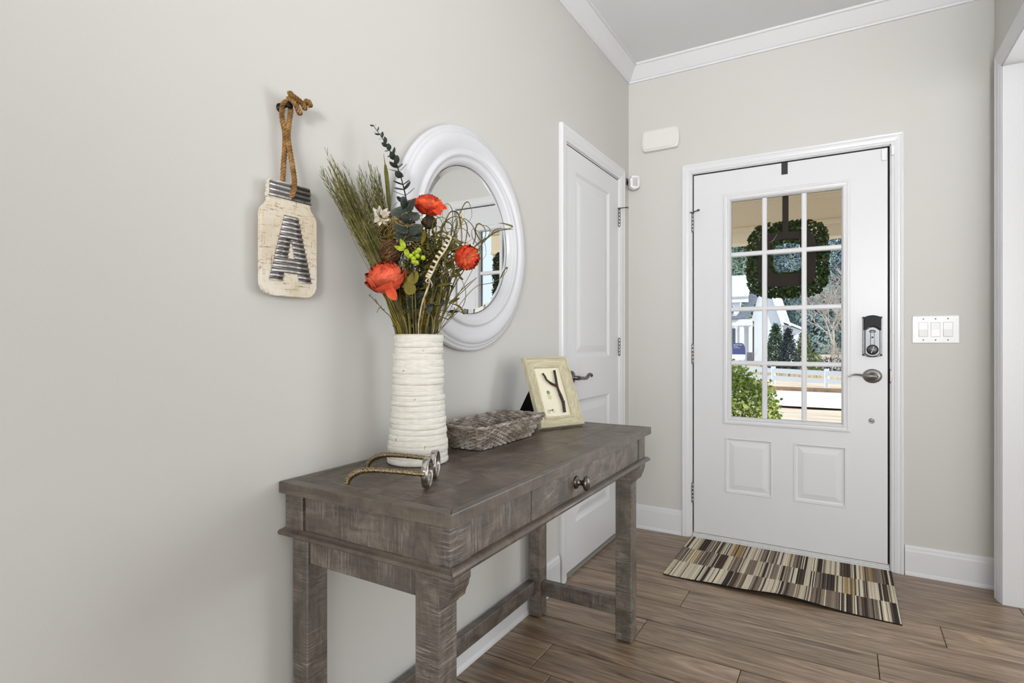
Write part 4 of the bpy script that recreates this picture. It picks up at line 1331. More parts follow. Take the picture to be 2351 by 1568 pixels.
# ---- feathery grass sprays (uncountable)
rq = random.Random(77)
def spray(name, label, tips, width, n, seed):
    rq = random.Random(seed)
    b = B()
    for _ in range(n):
        base = stemfoot(rq.uniform(-0.040, -0.008), rq.uniform(-0.03, 0.03))
        mo = W(rq.uniform(-0.050, -0.018), rq.uniform(-0.035, 0.03), 1.135)
        tp = rq.choice(tips)
        f = rq.choice([rq.uniform(0.6, 0.9), rq.uniform(0.8, 0.97), rq.uniform(0.9, 1.01)])
        tip = mo.lerp(tp, f)+E1*rq.gauss(0, width)+E2*rq.gauss(0, 0.02)+UP*rq.gauss(0, 0.01)
        tip.x = max(tip.x, 0.016)
        mid = mo.lerp(tip, 0.5)+E1*rq.gauss(0.006, 0.006)
        P = smooth_path([base, mo, mid, tip], 5)
        b.tube(P, [0.0013*(1-0.6*k/len(P)) for k in range(len(P))], 4, cap=False)
        d = (tip-mid).normalized()
        for k in range(9):
            q = mid.lerp(tip, 0.25+0.75*k/9)
            s = V((rq.gauss(0, 1), rq.gauss(0, 1), rq.gauss(0, 1)))
            s = (s-d*s.dot(d)).normalized()
            b.tube([q, q+d*0.007+s*0.0028, q+d*0.018+s*rq.uniform(0.003, 0.007)], [0.0011, 0.0009, 0.0003], 3, cap=False)
    o = obj(name, b, 'grass', kind='stuff', recalc=False)
    tag(o, label, 'dried grass', kind='stuff')
spray('grass_spray', 'feathery olive dried grass spray leaning furthest left out of vase', [W(-0.2072, -0.165, 1.5430), W(-0.1968, -0.150, 1.5689), W(-0.1803, -0.130, 1.5241), W(-0.1720, -0.110, 1.5387)], 0.005, 100, 1)
spray('grass_spray', 'feathery olive dried grass spray standing behind the left cattail', [W(-0.1557, -0.080, 1.5367), W(-0.1443, -0.060, 1.5629), W(-0.1266, -0.030, 1.5814), W(-0.1112, -0.020, 1.5707)], 0.006, 80, 2)
b = B()
for pth in ([stemfoot(-0.03, -0.02), W(-0.0575, -0.030, 1.1487), W(-0.0835, -0.040, 1.1941), W(-0.1204, -0.050, 1.2345)], [W(-0.0835, -0.040, 1.1941), W(-0.0937, -0.040, 1.2010), W(-0.1003, -0.045, 1.1870)], [W(-0.1006, -0.040, 1.2113), W(-0.1052, -0.040, 1.2239)]):
    P = smooth_path(pth, 6)
    b.tube(P, [0.0016*(1-0.6*k/len(P)) for k in range(len(P))], 5)
for k in range(14):
    q = (W(-0.0835, -0.040, 1.1941)).lerp(W(-0.1204, -0.050, 1.2345), k/14)
    b.tube([q, q+UP*0.004+E1*rq.uniform(-.005, .005)], [0.0012, 0.0004], 4)
tag(obj('thin_sprig', b, 'grass'), 'thin bare sprig poking out low at the left of the bouquet', 'sprig')

# ---- bundle of strap leaves and stalks at the mouth
def ribbon(b, pts, w, n=8, flat=0.22, up=None, taper=True):
    P = smooth_path(pts, n)
    m = len(P)
    rs = [w*(1-0.75*max(0, (k/(m-1)-0.6)/0.4)) if taper else w for k in range(m)]
    b.tube(P, rs, 6, flat=flat, up=up, twist=0.02)
rq = random.Random(31)
for k in range(34):
    a = -0.046+0.092*k/33+rq.uniform(-0.003, 0.003)
    bb = rq.uniform(-0.046, 0.02)
    foot = stemfoot(a*0.7, bb*0.7)
    mo = W(a, bb, 1.128)
    top = W(a*1.9+rq.uniform(-0.012, 0.012), bb*1.4, rq.uniform(1.22, 1.38))
    b = B()
    ribbon(b, [foot, mo, mo.lerp(top, 0.5)+E1*rq.uniform(-0.006, 0.006), top], rq.uniform(0.0028, 0.0058), 6, 0.35)
    m_ = rq.choice(['olive', 'olive', 'straw', 'mustard', 'pod_dark'])
    where = 'at the left of the vase mouth' if a < -0.016 else 'in the middle of the vase mouth' if a < 0.016 else 'at the right of the vase mouth'
    tag(obj('strap_leaf', b, m_), {'olive': 'narrow olive', 'straw': 'narrow golden', 'mustard': 'narrow mustard', 'pod_dark': 'narrow dark brown'}[m_]+' dried strap leaf '+where, 'dried leaf', 'dried strap leaves at the vase mouth, %s, %s' % (m_.replace('pod_dark', 'dark brown'), where))

# ---- dense dried foliage filling the middle
b = B()
rq = random.Random(14)
for k in range(560):
    q_ = rq.random()
    c = W(rq.gauss(0.004+0.028*q_, 0.022+0.022*q_), rq.gauss(0.0, 0.028), 1.165+0.225*q_+rq.gauss(0, 0.015))
    d = V((rq.gauss(0, 1), rq.gauss(0, 1), rq.gauss(0.4, 0.8))).normalized()
    e = d.orthogonal().normalized()
    l_ = rq.uniform(0.03, 0.075)
    ribbon(b, [c-d*l_*0.5, c+e*rq.uniform(-0.012, 0.012), c+d*l_*0.5+e*rq.uniform(-0.01, 0.01)], rq.uniform(0.0014, 0.0056), 4, 0.25)
tag(obj('dried_foliage', b, 'olive', kind='stuff'), 'tangle of olive dried foliage filling the middle of the bouquet', 'dried foliage', kind='stuff')

# ---- loose flat dried leaves among the stalks
for m_, n_l, sd in (('olive', 60, 3), ('mustard', 34, 4), ('eucal', 26, 6)):
    rq = random.Random(sd)
    b = B()
    for k in range(n_l):
        q_ = rq.random()
        c = W(rq.gauss(0.012+0.022*q_, 0.026+0.016*q_), rq.gauss(-0.005, 0.028), 1.17+0.20*q_)
        d = V((rq.gauss(0, 1), rq.gauss(0, 1), rq.gauss(0.5, 0.7))).normalized()
        M = frame_m(c, d, -E2+V((rq.gauss(0, .7), rq.gauss(0, .7), rq.gauss(0, .7))))
        l_, w_ = rq.uniform(0.025, 0.048), rq.uniform(0.009, 0.017)
        rows = []
        for i in range(6):
            f = i/5
            ww = w_*math.sin(PI*min(1, f*0.93+0.05))**0.8
            rows.append([M @ V((s_*ww/2, f*l_, 0.10*w_*s_*s_+0.25*l_*f*f)) for s_ in (-1, 0, 1)])
        b.grid(rows, True)
    tag(obj('loose_leaves', b, m_, kind='stuff', recalc=False), {'olive': 'loose olive dried leaves among the bouquet stalks', 'mustard': 'loose mustard dried leaves among the bouquet stalks', 'eucal': 'loose dark grey-green leaves among the bouquet stalks'}[m_], 'dried leaves', kind='stuff')

# ---- golden curled straw and the twig nest ball
b = B()
for k in range(120):
    c = W(-0.0638, -0.045, 1.4035)
    c = c+E1*rq.gauss(0.012, 0.022)+UP*rq.gauss(0.0, 0.028)+E2*rq.gauss(0, 0.015)
    a0 = rq.uniform(0, 2*PI); r_ = rq.uniform(0.012, 0.034); sp_ = rq.uniform(1.5, 3.2)
    ax1 = V((rq.gauss(0, 1), rq.gauss(0, 1), rq.gauss(0, 1))).normalized(); ax2 = ax1.orthogonal().normalized()
    b.tube([c+(ax1*math.cos(a0+sp_*j/7)+ax2*math.sin(a0+sp_*j/7))*r_ for j in range(8)], 0.0013, 4, cap=False, flat=0.6)
tag(obj('curled_straw', b, 'straw', kind='stuff'), 'golden curled straw around the twig ball at bouquet left', 'straw', kind='stuff')
b = B()
c0 = W(-0.0580, -0.075, 1.3418)
for k in range(110):
    ax1 = V((rq.gauss(0, 1), rq.gauss(0, 1), rq.gauss(0, 1))).normalized(); ax2 = ax1.orthogonal().normalized()
    r_ = rq.uniform(0.017, 0.0285); a0 = rq.uniform(0, 6)
    off = ax1.cross(ax2)*rq.uniform(-0.012, 0.012)
    b.tube([c0+off+(ax1*math.cos(a0+j*0.55)+ax2*math.sin(a0+j*0.55))*r_ for j in range(9)], 0.0011, 4, cap=False)
tag(obj('twig_ball', b, 'nest'), 'small brown ball woven of twigs above the lowest orange flower', 'twig ball')
# ---- lime berry sprig
t_ = thing('berry_sprig', 'lime green berry sprig in the centre of the bouquet', 'berries', tuple(stemfoot(0.0, -0.02)))
b = B()
b.tube(smooth_path([stemfoot(0, -0.02), W(0.0045, -0.060, 1.1840), W(0.0066, -0.100, 1.2698), W(0.0087, -0.115, 1.3093)], 8), 0.0017, 6)
BER = [(961,588,-.122), (968,594,-.128), (976,588,-.122), (974,579,-.12), (978,574,-.115), (968,601,-.126), (974,603,-.122), (988,592,-.118), (950,580,-.115), (966,580,-.112)]
BP = [W(0.0032, -0.122, 1.3235), W(0.0107, -0.128, 1.3161), W(0.0194, -0.122, 1.3235), W(0.0173, -0.120, 1.3335), W(0.0217, -0.115, 1.3397), W(0.0108, -0.126, 1.3089), W(0.0173, -0.122, 1.3073), W(0.0325, -0.118, 1.3198), W(-0.0087, -0.115, 1.3332), W(0.0087, -0.112, 1.3315)]
for p in BP: b.tube([W(0.0087, -0.113, 1.3053), V(p)], 0.0010, 5)
obj('stem', b, 'olive', t_)
for i, p in enumerate(BP):
    bb = bmesh.new(); bmesh.ops.create_icosphere(bb, subdivisions=2, radius=0.0066 if i < 8 else 0.0058)
    for v in bb.verts: v.co *= 1+rq.uniform(-0.06, 0.06)
    b = B(); b.add(bb, Matrix.Translation(p), True)
    obj('berry', b, 'lime', t_, base=p)
gl_ = leaf_mesh('lime_leaf', 0.026, 0.013, 0.2, 0.8, 'lime')
for p, yd in ((W(-0.0152, -0.118, 1.3392), -E1+UP*0.3), (W(-0.0130, -0.118, 1.3436), -E1*0.4+UP*0.8), (W(-0.0108, -0.120, 1.3411), E1*0.2-UP*0.6)):
    inst('leaf', gl_, t_, frame_m(p, yd, -E2+UP*0.4))
# ---- mustard leaves on a thin stalk
ml = leaf_mesh('mustard_leaf', 0.040, 0.030, 0.12, 0.6, 'mustard')
t_ = thing('mustard_leaf_stem', 'stalk with two flat mustard leaves right of lowest orange flower', 'leaves', tuple(stemfoot(0.004, -0.03)))
b = B(); b.tube(smooth_path([stemfoot(0.004, -0.03), W(-0.0011, -0.060, 1.1445), W(0.0000, -0.085, 1.2160), W(0.0044, -0.090, 1.3018)], 8), 0.0014, 6); obj('stem', b, 'olive', t_)
for p, yd, s in ((W(-0.0011, -0.092, 1.2310), -E1*0.25+UP, 1.0), (W(-0.0022, -0.098, 1.2590), E1*0.55+UP*0.9, 0.85), (W(-0.0088, -0.090, 1.2543), -E1*0.5+UP, 0.7)):
    inst('leaf', ml, t_, frame_m(p, yd, -E2+UP*0.15+E1*0.1) @ Matrix.Scale(s, 4))
# ---- cream toothed seed strip
t_ = thing('seed_strip', 'cream toothed seed strip slanting across the bouquet right of berries', 'seed pod', tuple(stemfoot(0.012, -0.03)))
P = smooth_path([W(0.1009, -0.100, 1.3729), W(0.0890, -0.115, 1.3419), W(0.0714, -0.120, 1.3151), W(0.0562, -0.120, 1.2827), W(0.0477, -0.115, 1.2681)], 8)
b = B(); b.tube(P, 0.0022, 6); 
obj('spine', b, 'pod_cream', t_)
n_ = len(P)
for k in range(0, n_-1, 3):
    d = (P[k+1]-P[k]).normalized()
    side = (-E1*0.75+UP*0.25-E2*0.35); side = (side-d*side.dot(d)).normalized()
    R = frame_m(P[k]+side*0.006, side, E2)
    b = B(); b.box(-0.0030, 0.0030, -0.006, 0.006, -0.003, 0.003, 0.0012, M=R)
    obj('tooth', b, 'pod_cream', t_)
b = B()
for pth in ([W(0.0477, -0.115, 1.2681), W(0.0457, -0.110, 1.2523), W(0.0296, -0.100, 1.2150), W(0.0157, -0.070, 1.1723), W(0.0091, -0.045, 1.1335), stemfoot(0.012, -0.03)], [W(0.0477, -0.115, 1.2681), W(0.0543, -0.115, 1.2551), W(0.0512, -0.110, 1.2447)], [W(0.0456, -0.115, 1.2573), W(0.0390, -0.118, 1.2624), W(0.0498, -0.118, 1.2743)]):
    ribbon(b, pth, 0.0038, 6, 0.3)
obj('stalk', b, 'pod_cream', t_)
# ---- cream pod piece at the right and white daisy at the left
b = B(); ribbon(b, [stemfoot(0.02, 0.0), W(0.0845, 0.000, 1.2809), W(0.1104, 0.000, 1.3748), W(0.1166, -0.010, 1.4198)], 0.0018, 6, 0.5)
ribbon(b, [W(0.1096, -0.010, 1.4128), W(0.1211, -0.012, 1.4368), W(0.1258, -0.012, 1.4613)], 0.008, 5, 0.3); ribbon(b, [W(0.1118, -0.012, 1.4193), W(0.1136, -0.020, 1.4409), W(0.1228, -0.020, 1.4548)], 0.006, 5, 0.3)
tag(obj('cream_pod', b, 'pod_cream'), 'papery cream pod above the right-hand orange flower', 'seed pod')
MAT['white_petal'] = plantmat('white_petal', (190, 180, 158), (222, 214, 198), (240, 236, 226), 40)
wp = leaf_mesh('white_petal', 0.026, 0.013, 0.2, 0.8, 'white_petal')
hd = W(-0.0886, -0.050, 1.4377)
t_ = thing('white_flower', 'small white dried flower between left cattail and twig ball', 'flower', tuple(stemfoot(-0.02, -0.01)))
b = B(); b.tube(smooth_path([stemfoot(-0.02, -0.01), W(-0.0498, -0.020, 1.2091), W(-0.0754, -0.040, 1.3679), hd], 8), 0.0015, 6); obj('stem', b, 'olive', t_)
b = B(); b.lathe([(0.0001, -0.004), (0.005, 0), (0.0001, 0.005)], hd, 'z', n=12); obj('flower_core', b, 'pod_dark', t_)
for k in range(11):
    a = 2*PI*k/11
    yd = E1*math.cos(a)+UP*math.sin(a)*0.8-E2*0.35*math.cos(3*a)
    inst('petal', wp, t_, frame_m(hd+yd*0.003, yd, -E2+E1*0.6))
# ---- dark seed head
b = B()
hd = W(0.0315, -0.010, 1.4314)
bb = bmesh.new(); bmesh.ops.create_icosphere(bb, subdivisions=3, radius=0.019)
for v in bb.verts: v.co *= 1+0.12*math.sin(v.co.x*700)*math.cos(v.co.z*600)+rq.uniform(-0.06, 0.06)
b.add(bb, Matrix.Translation(hd), True)
b.tube(smooth_path([stemfoot(0.01, 0.01), W(0.0313, -0.020, 1.2787), hd], 8), 0.0018, 6)
tag(obj('dried_poppy_head', b, 'pod_dark'), 'dark brown round seed head just below the topmost orange flower', 'seed head')
# ---- curly tendrils (ribbon stalks)
TEN = [
 [W(0.0376, 0.000, 1.1341), W(0.0603, -0.020, 1.2207), W(0.0829, -0.030, 1.3351), W(0.0967, -0.030, 1.4387), W(0.0898, -0.030, 1.4709), W(0.0760, -0.030, 1.4732), W(0.0691, -0.030, 1.4479), W(0.0777, -0.040, 1.4136)],
 [W(0.0319, 0.010, 1.1343), W(0.0493, 0.000, 1.2339), W(0.0963, 0.000, 1.3983), W(0.1182, 0.010, 1.4735), W(0.1347, 0.010, 1.4900), W(0.1456, 0.000, 1.4570), W(0.1376, -0.010, 1.4337), W(0.1136, -0.020, 1.4200)],
 [W(0.0493, 0.000, 1.1341), W(0.0845, 0.000, 1.2339), W(0.1315, 0.000, 1.3161), W(0.1726, 0.010, 1.3766), W(0.1820, 0.010, 1.4120), W(0.1644, 0.000, 1.4300), W(0.1550, 0.000, 1.4100), W(0.1750, -0.010, 1.3778), W(0.1947, -0.020, 1.4015), W(0.1877, -0.020, 1.4177), W(0.1565, -0.030, 1.4226)],
 [W(0.0496, 0.010, 1.1307), W(0.0976, 0.020, 1.2236), W(0.1451, 0.020, 1.3069), W(0.1666, 0.020, 1.3604), W(0.1451, 0.020, 1.3961), W(0.1475, 0.020, 1.4199), W(0.1737, 0.020, 1.3961), W(0.1832, 0.010, 1.3529), W(0.1761, 0.000, 1.3326)],
 [W(0.0545, -0.020, 1.1338), W(0.0967, -0.030, 1.1763), W(0.1243, -0.030, 1.2062), W(0.1312, -0.030, 1.2430), W(0.1197, -0.030, 1.2776), W(0.1082, -0.030, 1.3063)],
 [W(0.0517, 0.000, 1.1306), W(0.0969, 0.010, 1.1934), W(0.1523, 0.020, 1.2593), W(0.1940, 0.030, 1.2722), W(0.2218, 0.040, 1.2877), W(0.2402, 0.050, 1.3107), W(0.2353, 0.050, 1.3168)],
 [W(0.0467, -0.010, 1.1340), W(0.0834, -0.020, 1.2034), W(0.1356, -0.020, 1.2578), W(0.1622, -0.020, 1.2833)],
 [W(0.0500, 0.020, 1.1344), W(0.0982, 0.030, 1.2842), W(0.1470, 0.040, 1.3697), W(0.1868, 0.050, 1.4017), W(0.2161, 0.060, 1.4218), W(0.2568, 0.070, 1.4287)],
 [W(0.1749, 0.020, 1.3878), W(0.2060, 0.030, 1.4123), W(0.2539, 0.060, 1.4316), W(0.2344, 0.060, 1.4414), W(0.2173, 0.060, 1.4438)],
 [W(0.0023, -0.060, 1.2742), W(-0.0090, -0.070, 1.2339), W(-0.0034, -0.070, 1.2261), W(0.0157, -0.070, 1.2283)],
 [W(0.0704, -0.050, 1.2980), W(0.1037, -0.060, 1.3193), W(0.1478, -0.070, 1.3291), W(0.1737, -0.060, 1.3419), W(0.1749, -0.050, 1.3662)],
 [W(0.0622, -0.030, 1.4157), W(0.0818, -0.050, 1.3946), W(0.1067, -0.050, 1.4116), W(0.1363, -0.050, 1.4184)],
 [W(-0.0261, -0.050, 1.3832), W(-0.0034, -0.060, 1.4039), W(0.0302, -0.070, 1.3907), W(0.0586, -0.060, 1.3644), W(0.0681, -0.050, 1.3605)],
 [W(0.0483, -0.030, 1.3466), W(0.0823, -0.040, 1.4365), W(0.1006, -0.040, 1.4536), W(0.1151, -0.030, 1.4387), W(0.1197, -0.030, 1.3696), W(0.0944, -0.030, 1.3121)],
 [W(0.0587, 0.000, 1.3983), W(0.0695, -0.020, 1.4235), W(0.0875, -0.030, 1.4272), W(0.0967, -0.030, 1.4065), W(0.0829, -0.030, 1.3811), W(0.0598, -0.030, 1.3869)],
 [W(0.1151, -0.030, 1.3236), W(0.1303, -0.040, 1.3679), W(0.1363, -0.050, 1.4116), W(0.1204, -0.050, 1.4343), W(0.1022, -0.050, 1.4229), W(0.0954, -0.050, 1.3662), W(0.1045, -0.050, 1.3321)],
 [W(-0.0203, -0.060, 1.4095), W(0.0112, -0.070, 1.4299), W(0.0202, -0.070, 1.4075), W(0.0022, -0.070, 1.3851), W(-0.0202, -0.070, 1.3907)],
 [W(0.0417, -0.060, 1.3644), W(0.0601, -0.080, 1.3332), W(0.0856, -0.080, 1.3387), W(0.1030, -0.070, 1.3627)],
 [W(-0.0316, -0.060, 1.3644), W(-0.0089, -0.080, 1.3665), W(0.0078, -0.080, 1.3499), W(0.0356, -0.080, 1.3610), W(0.0523, -0.080, 1.3276)],
]
rq = random.Random(88)
for k in range(22):
    c = W(rq.uniform(0.035, 0.125), rq.uniform(-0.06, 0.02), rq.uniform(1.30, 1.42))
    ax1 = (E1*rq.uniform(0.5, 1)+UP*rq.uniform(-1, 1)+E2*rq.gauss(0, .3)).normalized(); ax2 = (UP-ax1*ax1.dot(UP)+E2*rq.gauss(0, .3)).normalized()
    r_ = rq.uniform(0.014, 0.032); a0 = rq.uniform(0, 6); sp_ = rq.uniform(3.0, 5.6); dr_ = V((rq.gauss(0, .02), rq.gauss(0, .02), rq.gauss(0, .02)))
    TEN.append([stemfoot(0.02, 0.0)+V((0, 0, 0.17)), W(0.03, -0.01, 1.22)]*(k % 2) + [c+dr_*(j/7)+(ax1*math.cos(a0+sp_*j/7)+ax2*math.sin(a0+sp_*j/7))*r_*(1+0.5*j/7) for j in range(8)])
TLAB = {5: 'long olive tendril arching right to the mirror rim, low over the glass', 7: 'straight olive tendril reaching furthest right across the mirror', 2: 'looped olive tendril over the right half of the mirror glass', 1: 'tall hooped olive tendril right of the topmost orange flower'}
for k, pth in enumerate(TEN):
    b = B()
    ribbon(b, pth, 0.0026 if k in (5, 6, 7, 8) else 0.0021, 8, 0.35, taper=True)
    if k in (5, 7, 6):
        q0, q1 = V(pth[-2]), V(pth[-1])
        m_ = (V(pth[-3])+q0)/2
        ribbon(b, [V(pth[-3]), m_+UP*0.008, q0+UP*0.006, q1], 0.0036, 5, 0.3)
    cen = sum((V(p) for p in pth[2:]), V((0, 0, 0)))/max(1, len(pth)-2)
    aa, zz = (cen-VO).dot(E1), cen.z
    where = ('left of the green berries' if aa < 0.0 else 'between the berries and the cream seed strip' if aa < 0.045 else 'around the right-hand orange flower' if zz < 1.36 and aa < 0.16 else 'over the mirror above the right-hand orange flower')
    lab = TLAB.get(k, 'thin curly olive tendril '+where)
    tag(obj('curly_tendril', b, 'olive' if k % 4 else 'grass'), lab, 'tendril', 'curly dried tendrils '+where)

# ================================================================ WREATH ON THE OUTSIDE OF THE DOOR
MAT['wreath_leaf'] = plantmat('boxwood_leaf', (26, 40, 14), (48, 66, 24), (96, 114, 50), 40, 0.4)
MAT['wreath_back'] = paint('dark_brown_backing', (48, 38, 32), 0.85, 0.2, 80, 0.1)
MAT['strap'] = paint('dark_metal_strap', (40, 39, 38), 0.5, 0.05, 60, 0.05)
WX, WZ, WYF = 0.852, 1.553, 0.068
wr = thing('wreath', 'square boxwood wreath hanging outside the glass of the front door', 'wreath', (WX, WYF, WZ))
def sq(a, hx, hz, p=3.2):
    c, s = math.cos(a), math.sin(a)
    k = (abs(c)**p+abs(s)**p)**(-1/p)
    return c*k*hx, s*k*hz
b = B()
rows = []
for k in range(65):
    a = 2*PI*k/64
    o_, i_ = sq(a, 0.140, 0.146, 5), sq(a, 0.084, 0.094, 4)
    i_ = (i_[0], i_[1]+0.014)
    rows.append([V((WX+o_[0], WYF, WZ+o_[1])), V((WX+i_[0], WYF, WZ+i_[1])), V((WX+i_[0], WYF+0.012, WZ+i_[1])), V((WX+o_[0], WYF+0.012, WZ+o_[1])), V((WX+o_[0], WYF, WZ+o_[1]))])
b.grid(rows, False)
obj('backing_ring', b, 'wreath_back', wr)
def leafcloud(pts, size, flat=0.55, seed=0, aspect=0.55):
    rq = random.Random(seed)
    b = B()
    for p, n in pts:
        n = (V(n)+V((rq.gauss(0, .5), rq.gauss(0, .5), rq.gauss(0, .5)))).normalized()
        t_ = n.orthogonal().normalized()
        t_ = (Matrix.Rotation(rq.uniform(0, 2*PI), 3, n) @ t_)
        s = t_.cross(n)
        l_ = size*rq.uniform(0.7, 1.25); w_ = l_*aspect
        p = V(p)
        v = [b.bm.verts.new(q) for q in (p-t_*l_*.5, p-t_*l_*.1+s*w_*.5+n*l_*.05, p+t_*l_*.28+s*w_*.38+n*l_*.04, p+t_*l_*.5, p+t_*l_*.28-s*w_*.38+n*l_*.04, p-t_*l_*.1-s*w_*.5+n*l_*.05)]
        b.face(v)
    return b
rq = random.Random(51)
pts = []
for k in range(4200):
    a = rq.uniform(0, 2*PI)
    f = rq.uniform(0.0, 1.0)
    g_ = rq.random()**0.8
    out_ = sq(a, 0.138+0.062*g_, 0.144+0.060*g_, 4.2)
    in_ = sq(a, 0.072, 0.082, 3.5); in_ = (in_[0], in_[1]+0.014)
    if rq.random() < 0.72: x, z = out_
    else:
        g = rq.uniform(0.0, 0.5); x, z = in_[0]+(out_[0]-in_[0])*g, in_[1]+(out_[1]-in_[1])*g
    y = WYF+0.012+rq.uniform(0, 0.06)
    if abs(x) > 0.15 or abs(z) > 0.155: y = WYF+rq.uniform(0.0, 0.055)
    pts.append(((WX+x, y, WZ+z), (x*4, rq.gauss(0, .6), z*4)))
obj('foliage', leafcloud(pts, 0.021, seed=2, aspect=0.68), 'wreath_leaf', wr, kind='stuff', recalc=False)
b = B()
b.tube(smooth_path([(WX-0.098, WYF-0.003, WZ+0.092), (WX-0.07, WYF-0.006, WZ+0.10), (WX-0.05, WYF-0.004, WZ+0.125), (WX-0.045, WYF-0.002, WZ+0.14)], 6), 0.0016, 6)
obj('hanging_wire', b, 'nickel', wr)
st = thing('wreath_hanger', 'black metal strap hooked over the top of the front door', 'hanger', (0.8495, 0.02, 2.05))
b = B()
b.box(0.8345, 0.8645, -0.0022, 0.0, 1.990, 2.0535, 0.0006); b.box(0.8345, 0.8645, -0.0022, 0.048, 2.0518, 2.0535); b.box(0.8345, 0.8645, 0.0458, 0.048, 1.95, 2.0535)
obj('door_hook', b, 'strap', st)
b = B(); b.box(0.8345, 0.8625, 0.0585, 0.0605, 1.66, 2.03)
for k in range(40):
    for sx in (0.834, 0.863): b.box(sx-0.0012, sx+0.0012, 0.0580, 0.0610, 1.665+k*0.009, 1.670+k*0.009)
obj('ribbon', b, 'wreath_back', st)

# ================================================================ PORCH
MAT['porch_beige'] = paint('porch_beige_trim', (232, 212, 180), 0.6, 0.03, 40, 0.02)
MAT['porch_floor'] = paint('porch_concrete', (216, 210, 200), 0.8, 0.15, 30, 0.05)
b = B(); b.box(-1.6, 2.3, 0.15, 2.25, -0.55, -0.02); obj('porch_floor', b, 'porch_floor', kind=S)
b = B(); b.box(-1.6, 2.3, 0.15, 2.25, 2.50, 2.62); obj('porch_ceiling', b, 'porch_beige', kind=S)
bm_ = struct_root('porch_beam', (0.3, 2.1, 2.2))
b = B(); b.box(-1.6, 2.3, 2.00, 2.22, 2.105, 2.50); obj('beam_board', b, 'porch_beige', bm_)
b = B(); b.box(-1.6, 2.3, 2.03, 2.19, 1.975, 2.08); obj('beam_drop', b, 'porch_beige', bm_)
b = B(); b.box(-1.6, 2.3, 1.985, 2.235, 2.075, 2.110, 0.004); obj('beam_ledge', b, 'porch_beige', bm_)
b = B()
for k, (dz, dy) in enumerate(((2.295, 1.988), (2.325, 1.972), (2.352, 1.955))): b.box(-1.6, 2.3, dy, 2.1, dz, dz+0.04, 0.004)
obj('beam_moulding', b, 'porch_beige', bm_)

# ================================================================ GROUND
def gz_(y):
    prof = [(0.1, -0.45), (12, -0.62), (25, -0.95), (31, -0.9), (38, -0.35), (80, 0.3), (130, 1.0)]
    for (a, p), (c, q) in zip(prof[:-1], prof[1:]):
        if y <= c: return lerp(p, q, max(0, (y-a)/(c-a)))
    return prof[-1][1]
def groundstrip(name, y0, y1, x0, x1, lift, m, seed=0, rough=0.02, nx=40, ny=30):
    rq = random.Random(seed)
    b = B()
    rows = [[V((lerp(x0, x1, i/nx), lerp(y0, y1, j/ny), gz_(lerp(y0, y1, j/ny))+lift+rq.uniform(-rough, rough))) for i in range(nx+1)] for j in range(ny+1)]
    b.grid(rows, True)
    return obj(name, b, m, kind=S)
def groundmat(name, stops, scale, stretch=(1, 1, 1)):
    t = NT(name)
    nz = t.noise(scale, stretch, detail=6, rough=0.7)
    t.base(t.ramp(nz.outputs['Fac'], [(p, L(*c)) for p, c in stops]))
    t.bump(nz.outputs['Fac'], 0.5, 0.05); t.set(0.95, 0, 0.1)
    return t.m
MAT['lawn'] = groundmat('dormant_lawn', [(0.3, (190, 168, 142)), (0.5, (216, 198, 174)), (0.7, (230, 218, 202))], 1.4, (0.5, 2.2, 1))
MAT['road'] = groundmat('pale_road', [(0.3, (206, 200, 194)), (0.7, (232, 228, 224))], 0.7, (0.3, 2, 1))
MAT['mulch'] = groundmat('pine_straw', [(0.3, (104, 82, 62)), (0.6, (150, 122, 94)), (0.8, (180, 154, 122))], 3)
groundstrip('ground', 2.2, 130, -60, 60, 0, 'lawn', 1, 0.02, 60, 60)
groundstrip('road', 13.2, 20.6, -60, 60, 0.05, 'road', 2, 0.0)
groundstrip('verge', 21.4, 23.6, -60, 60, 0.06, 'mulch', 3, 0.01)
b = B(); b.box(-60, 60, 20.6, 20.85, gz_(20.7)-0.05, gz_(20.7)+0.13); obj('kerb', b, 'mulch', kind=S)

# ================================================================ RAIL FENCE
MAT['fence_white'] = paint('white_fence', (230, 234, 238), 0.6, 0.05, 10, 0.02)
fy0 = lambda x: 25.9-0.55*(x+1.0)
fn_ = thing('rail_fence', 'white two-rail fence across the far side of the road', 'fence', (0, fy0(0), gz_(25)))
import itertools
fx = [-6.4+2.27*k for k in range(6)]
for x in fx:
    y = fy0(x); z = gz_(y)
    b = B(); b.box(x-0.095, x+0.095, y-0.07, y+0.07, z-0.1, z+0.80, 0.01); b.box(x-0.11, x+0.11, y-0.09, y+0.09, z+0.80, z+0.83, 0.01)
    obj('post', b, 'fence_white', fn_, base=(x, y, z))
for x0, x1 in zip(fx[:-1], fx[1:]):
    for h0, h1 in ((0.53, 0.75), (0.19, 0.40)):
        b = B()
        rows = []
        for x in (x0, x1):
            y = fy0(x); z = gz_(y)
            rows.append([V((x, y-0.10, z+h0)), V((x, y-0.10, z+h1)), V((x, y-0.06, z+h1)), V((x, y-0.06, z+h0)), V((x, y-0.10, z+h0))])
        b.grid(rows, False)
        obj('rail', b, 'fence_white', fn_)

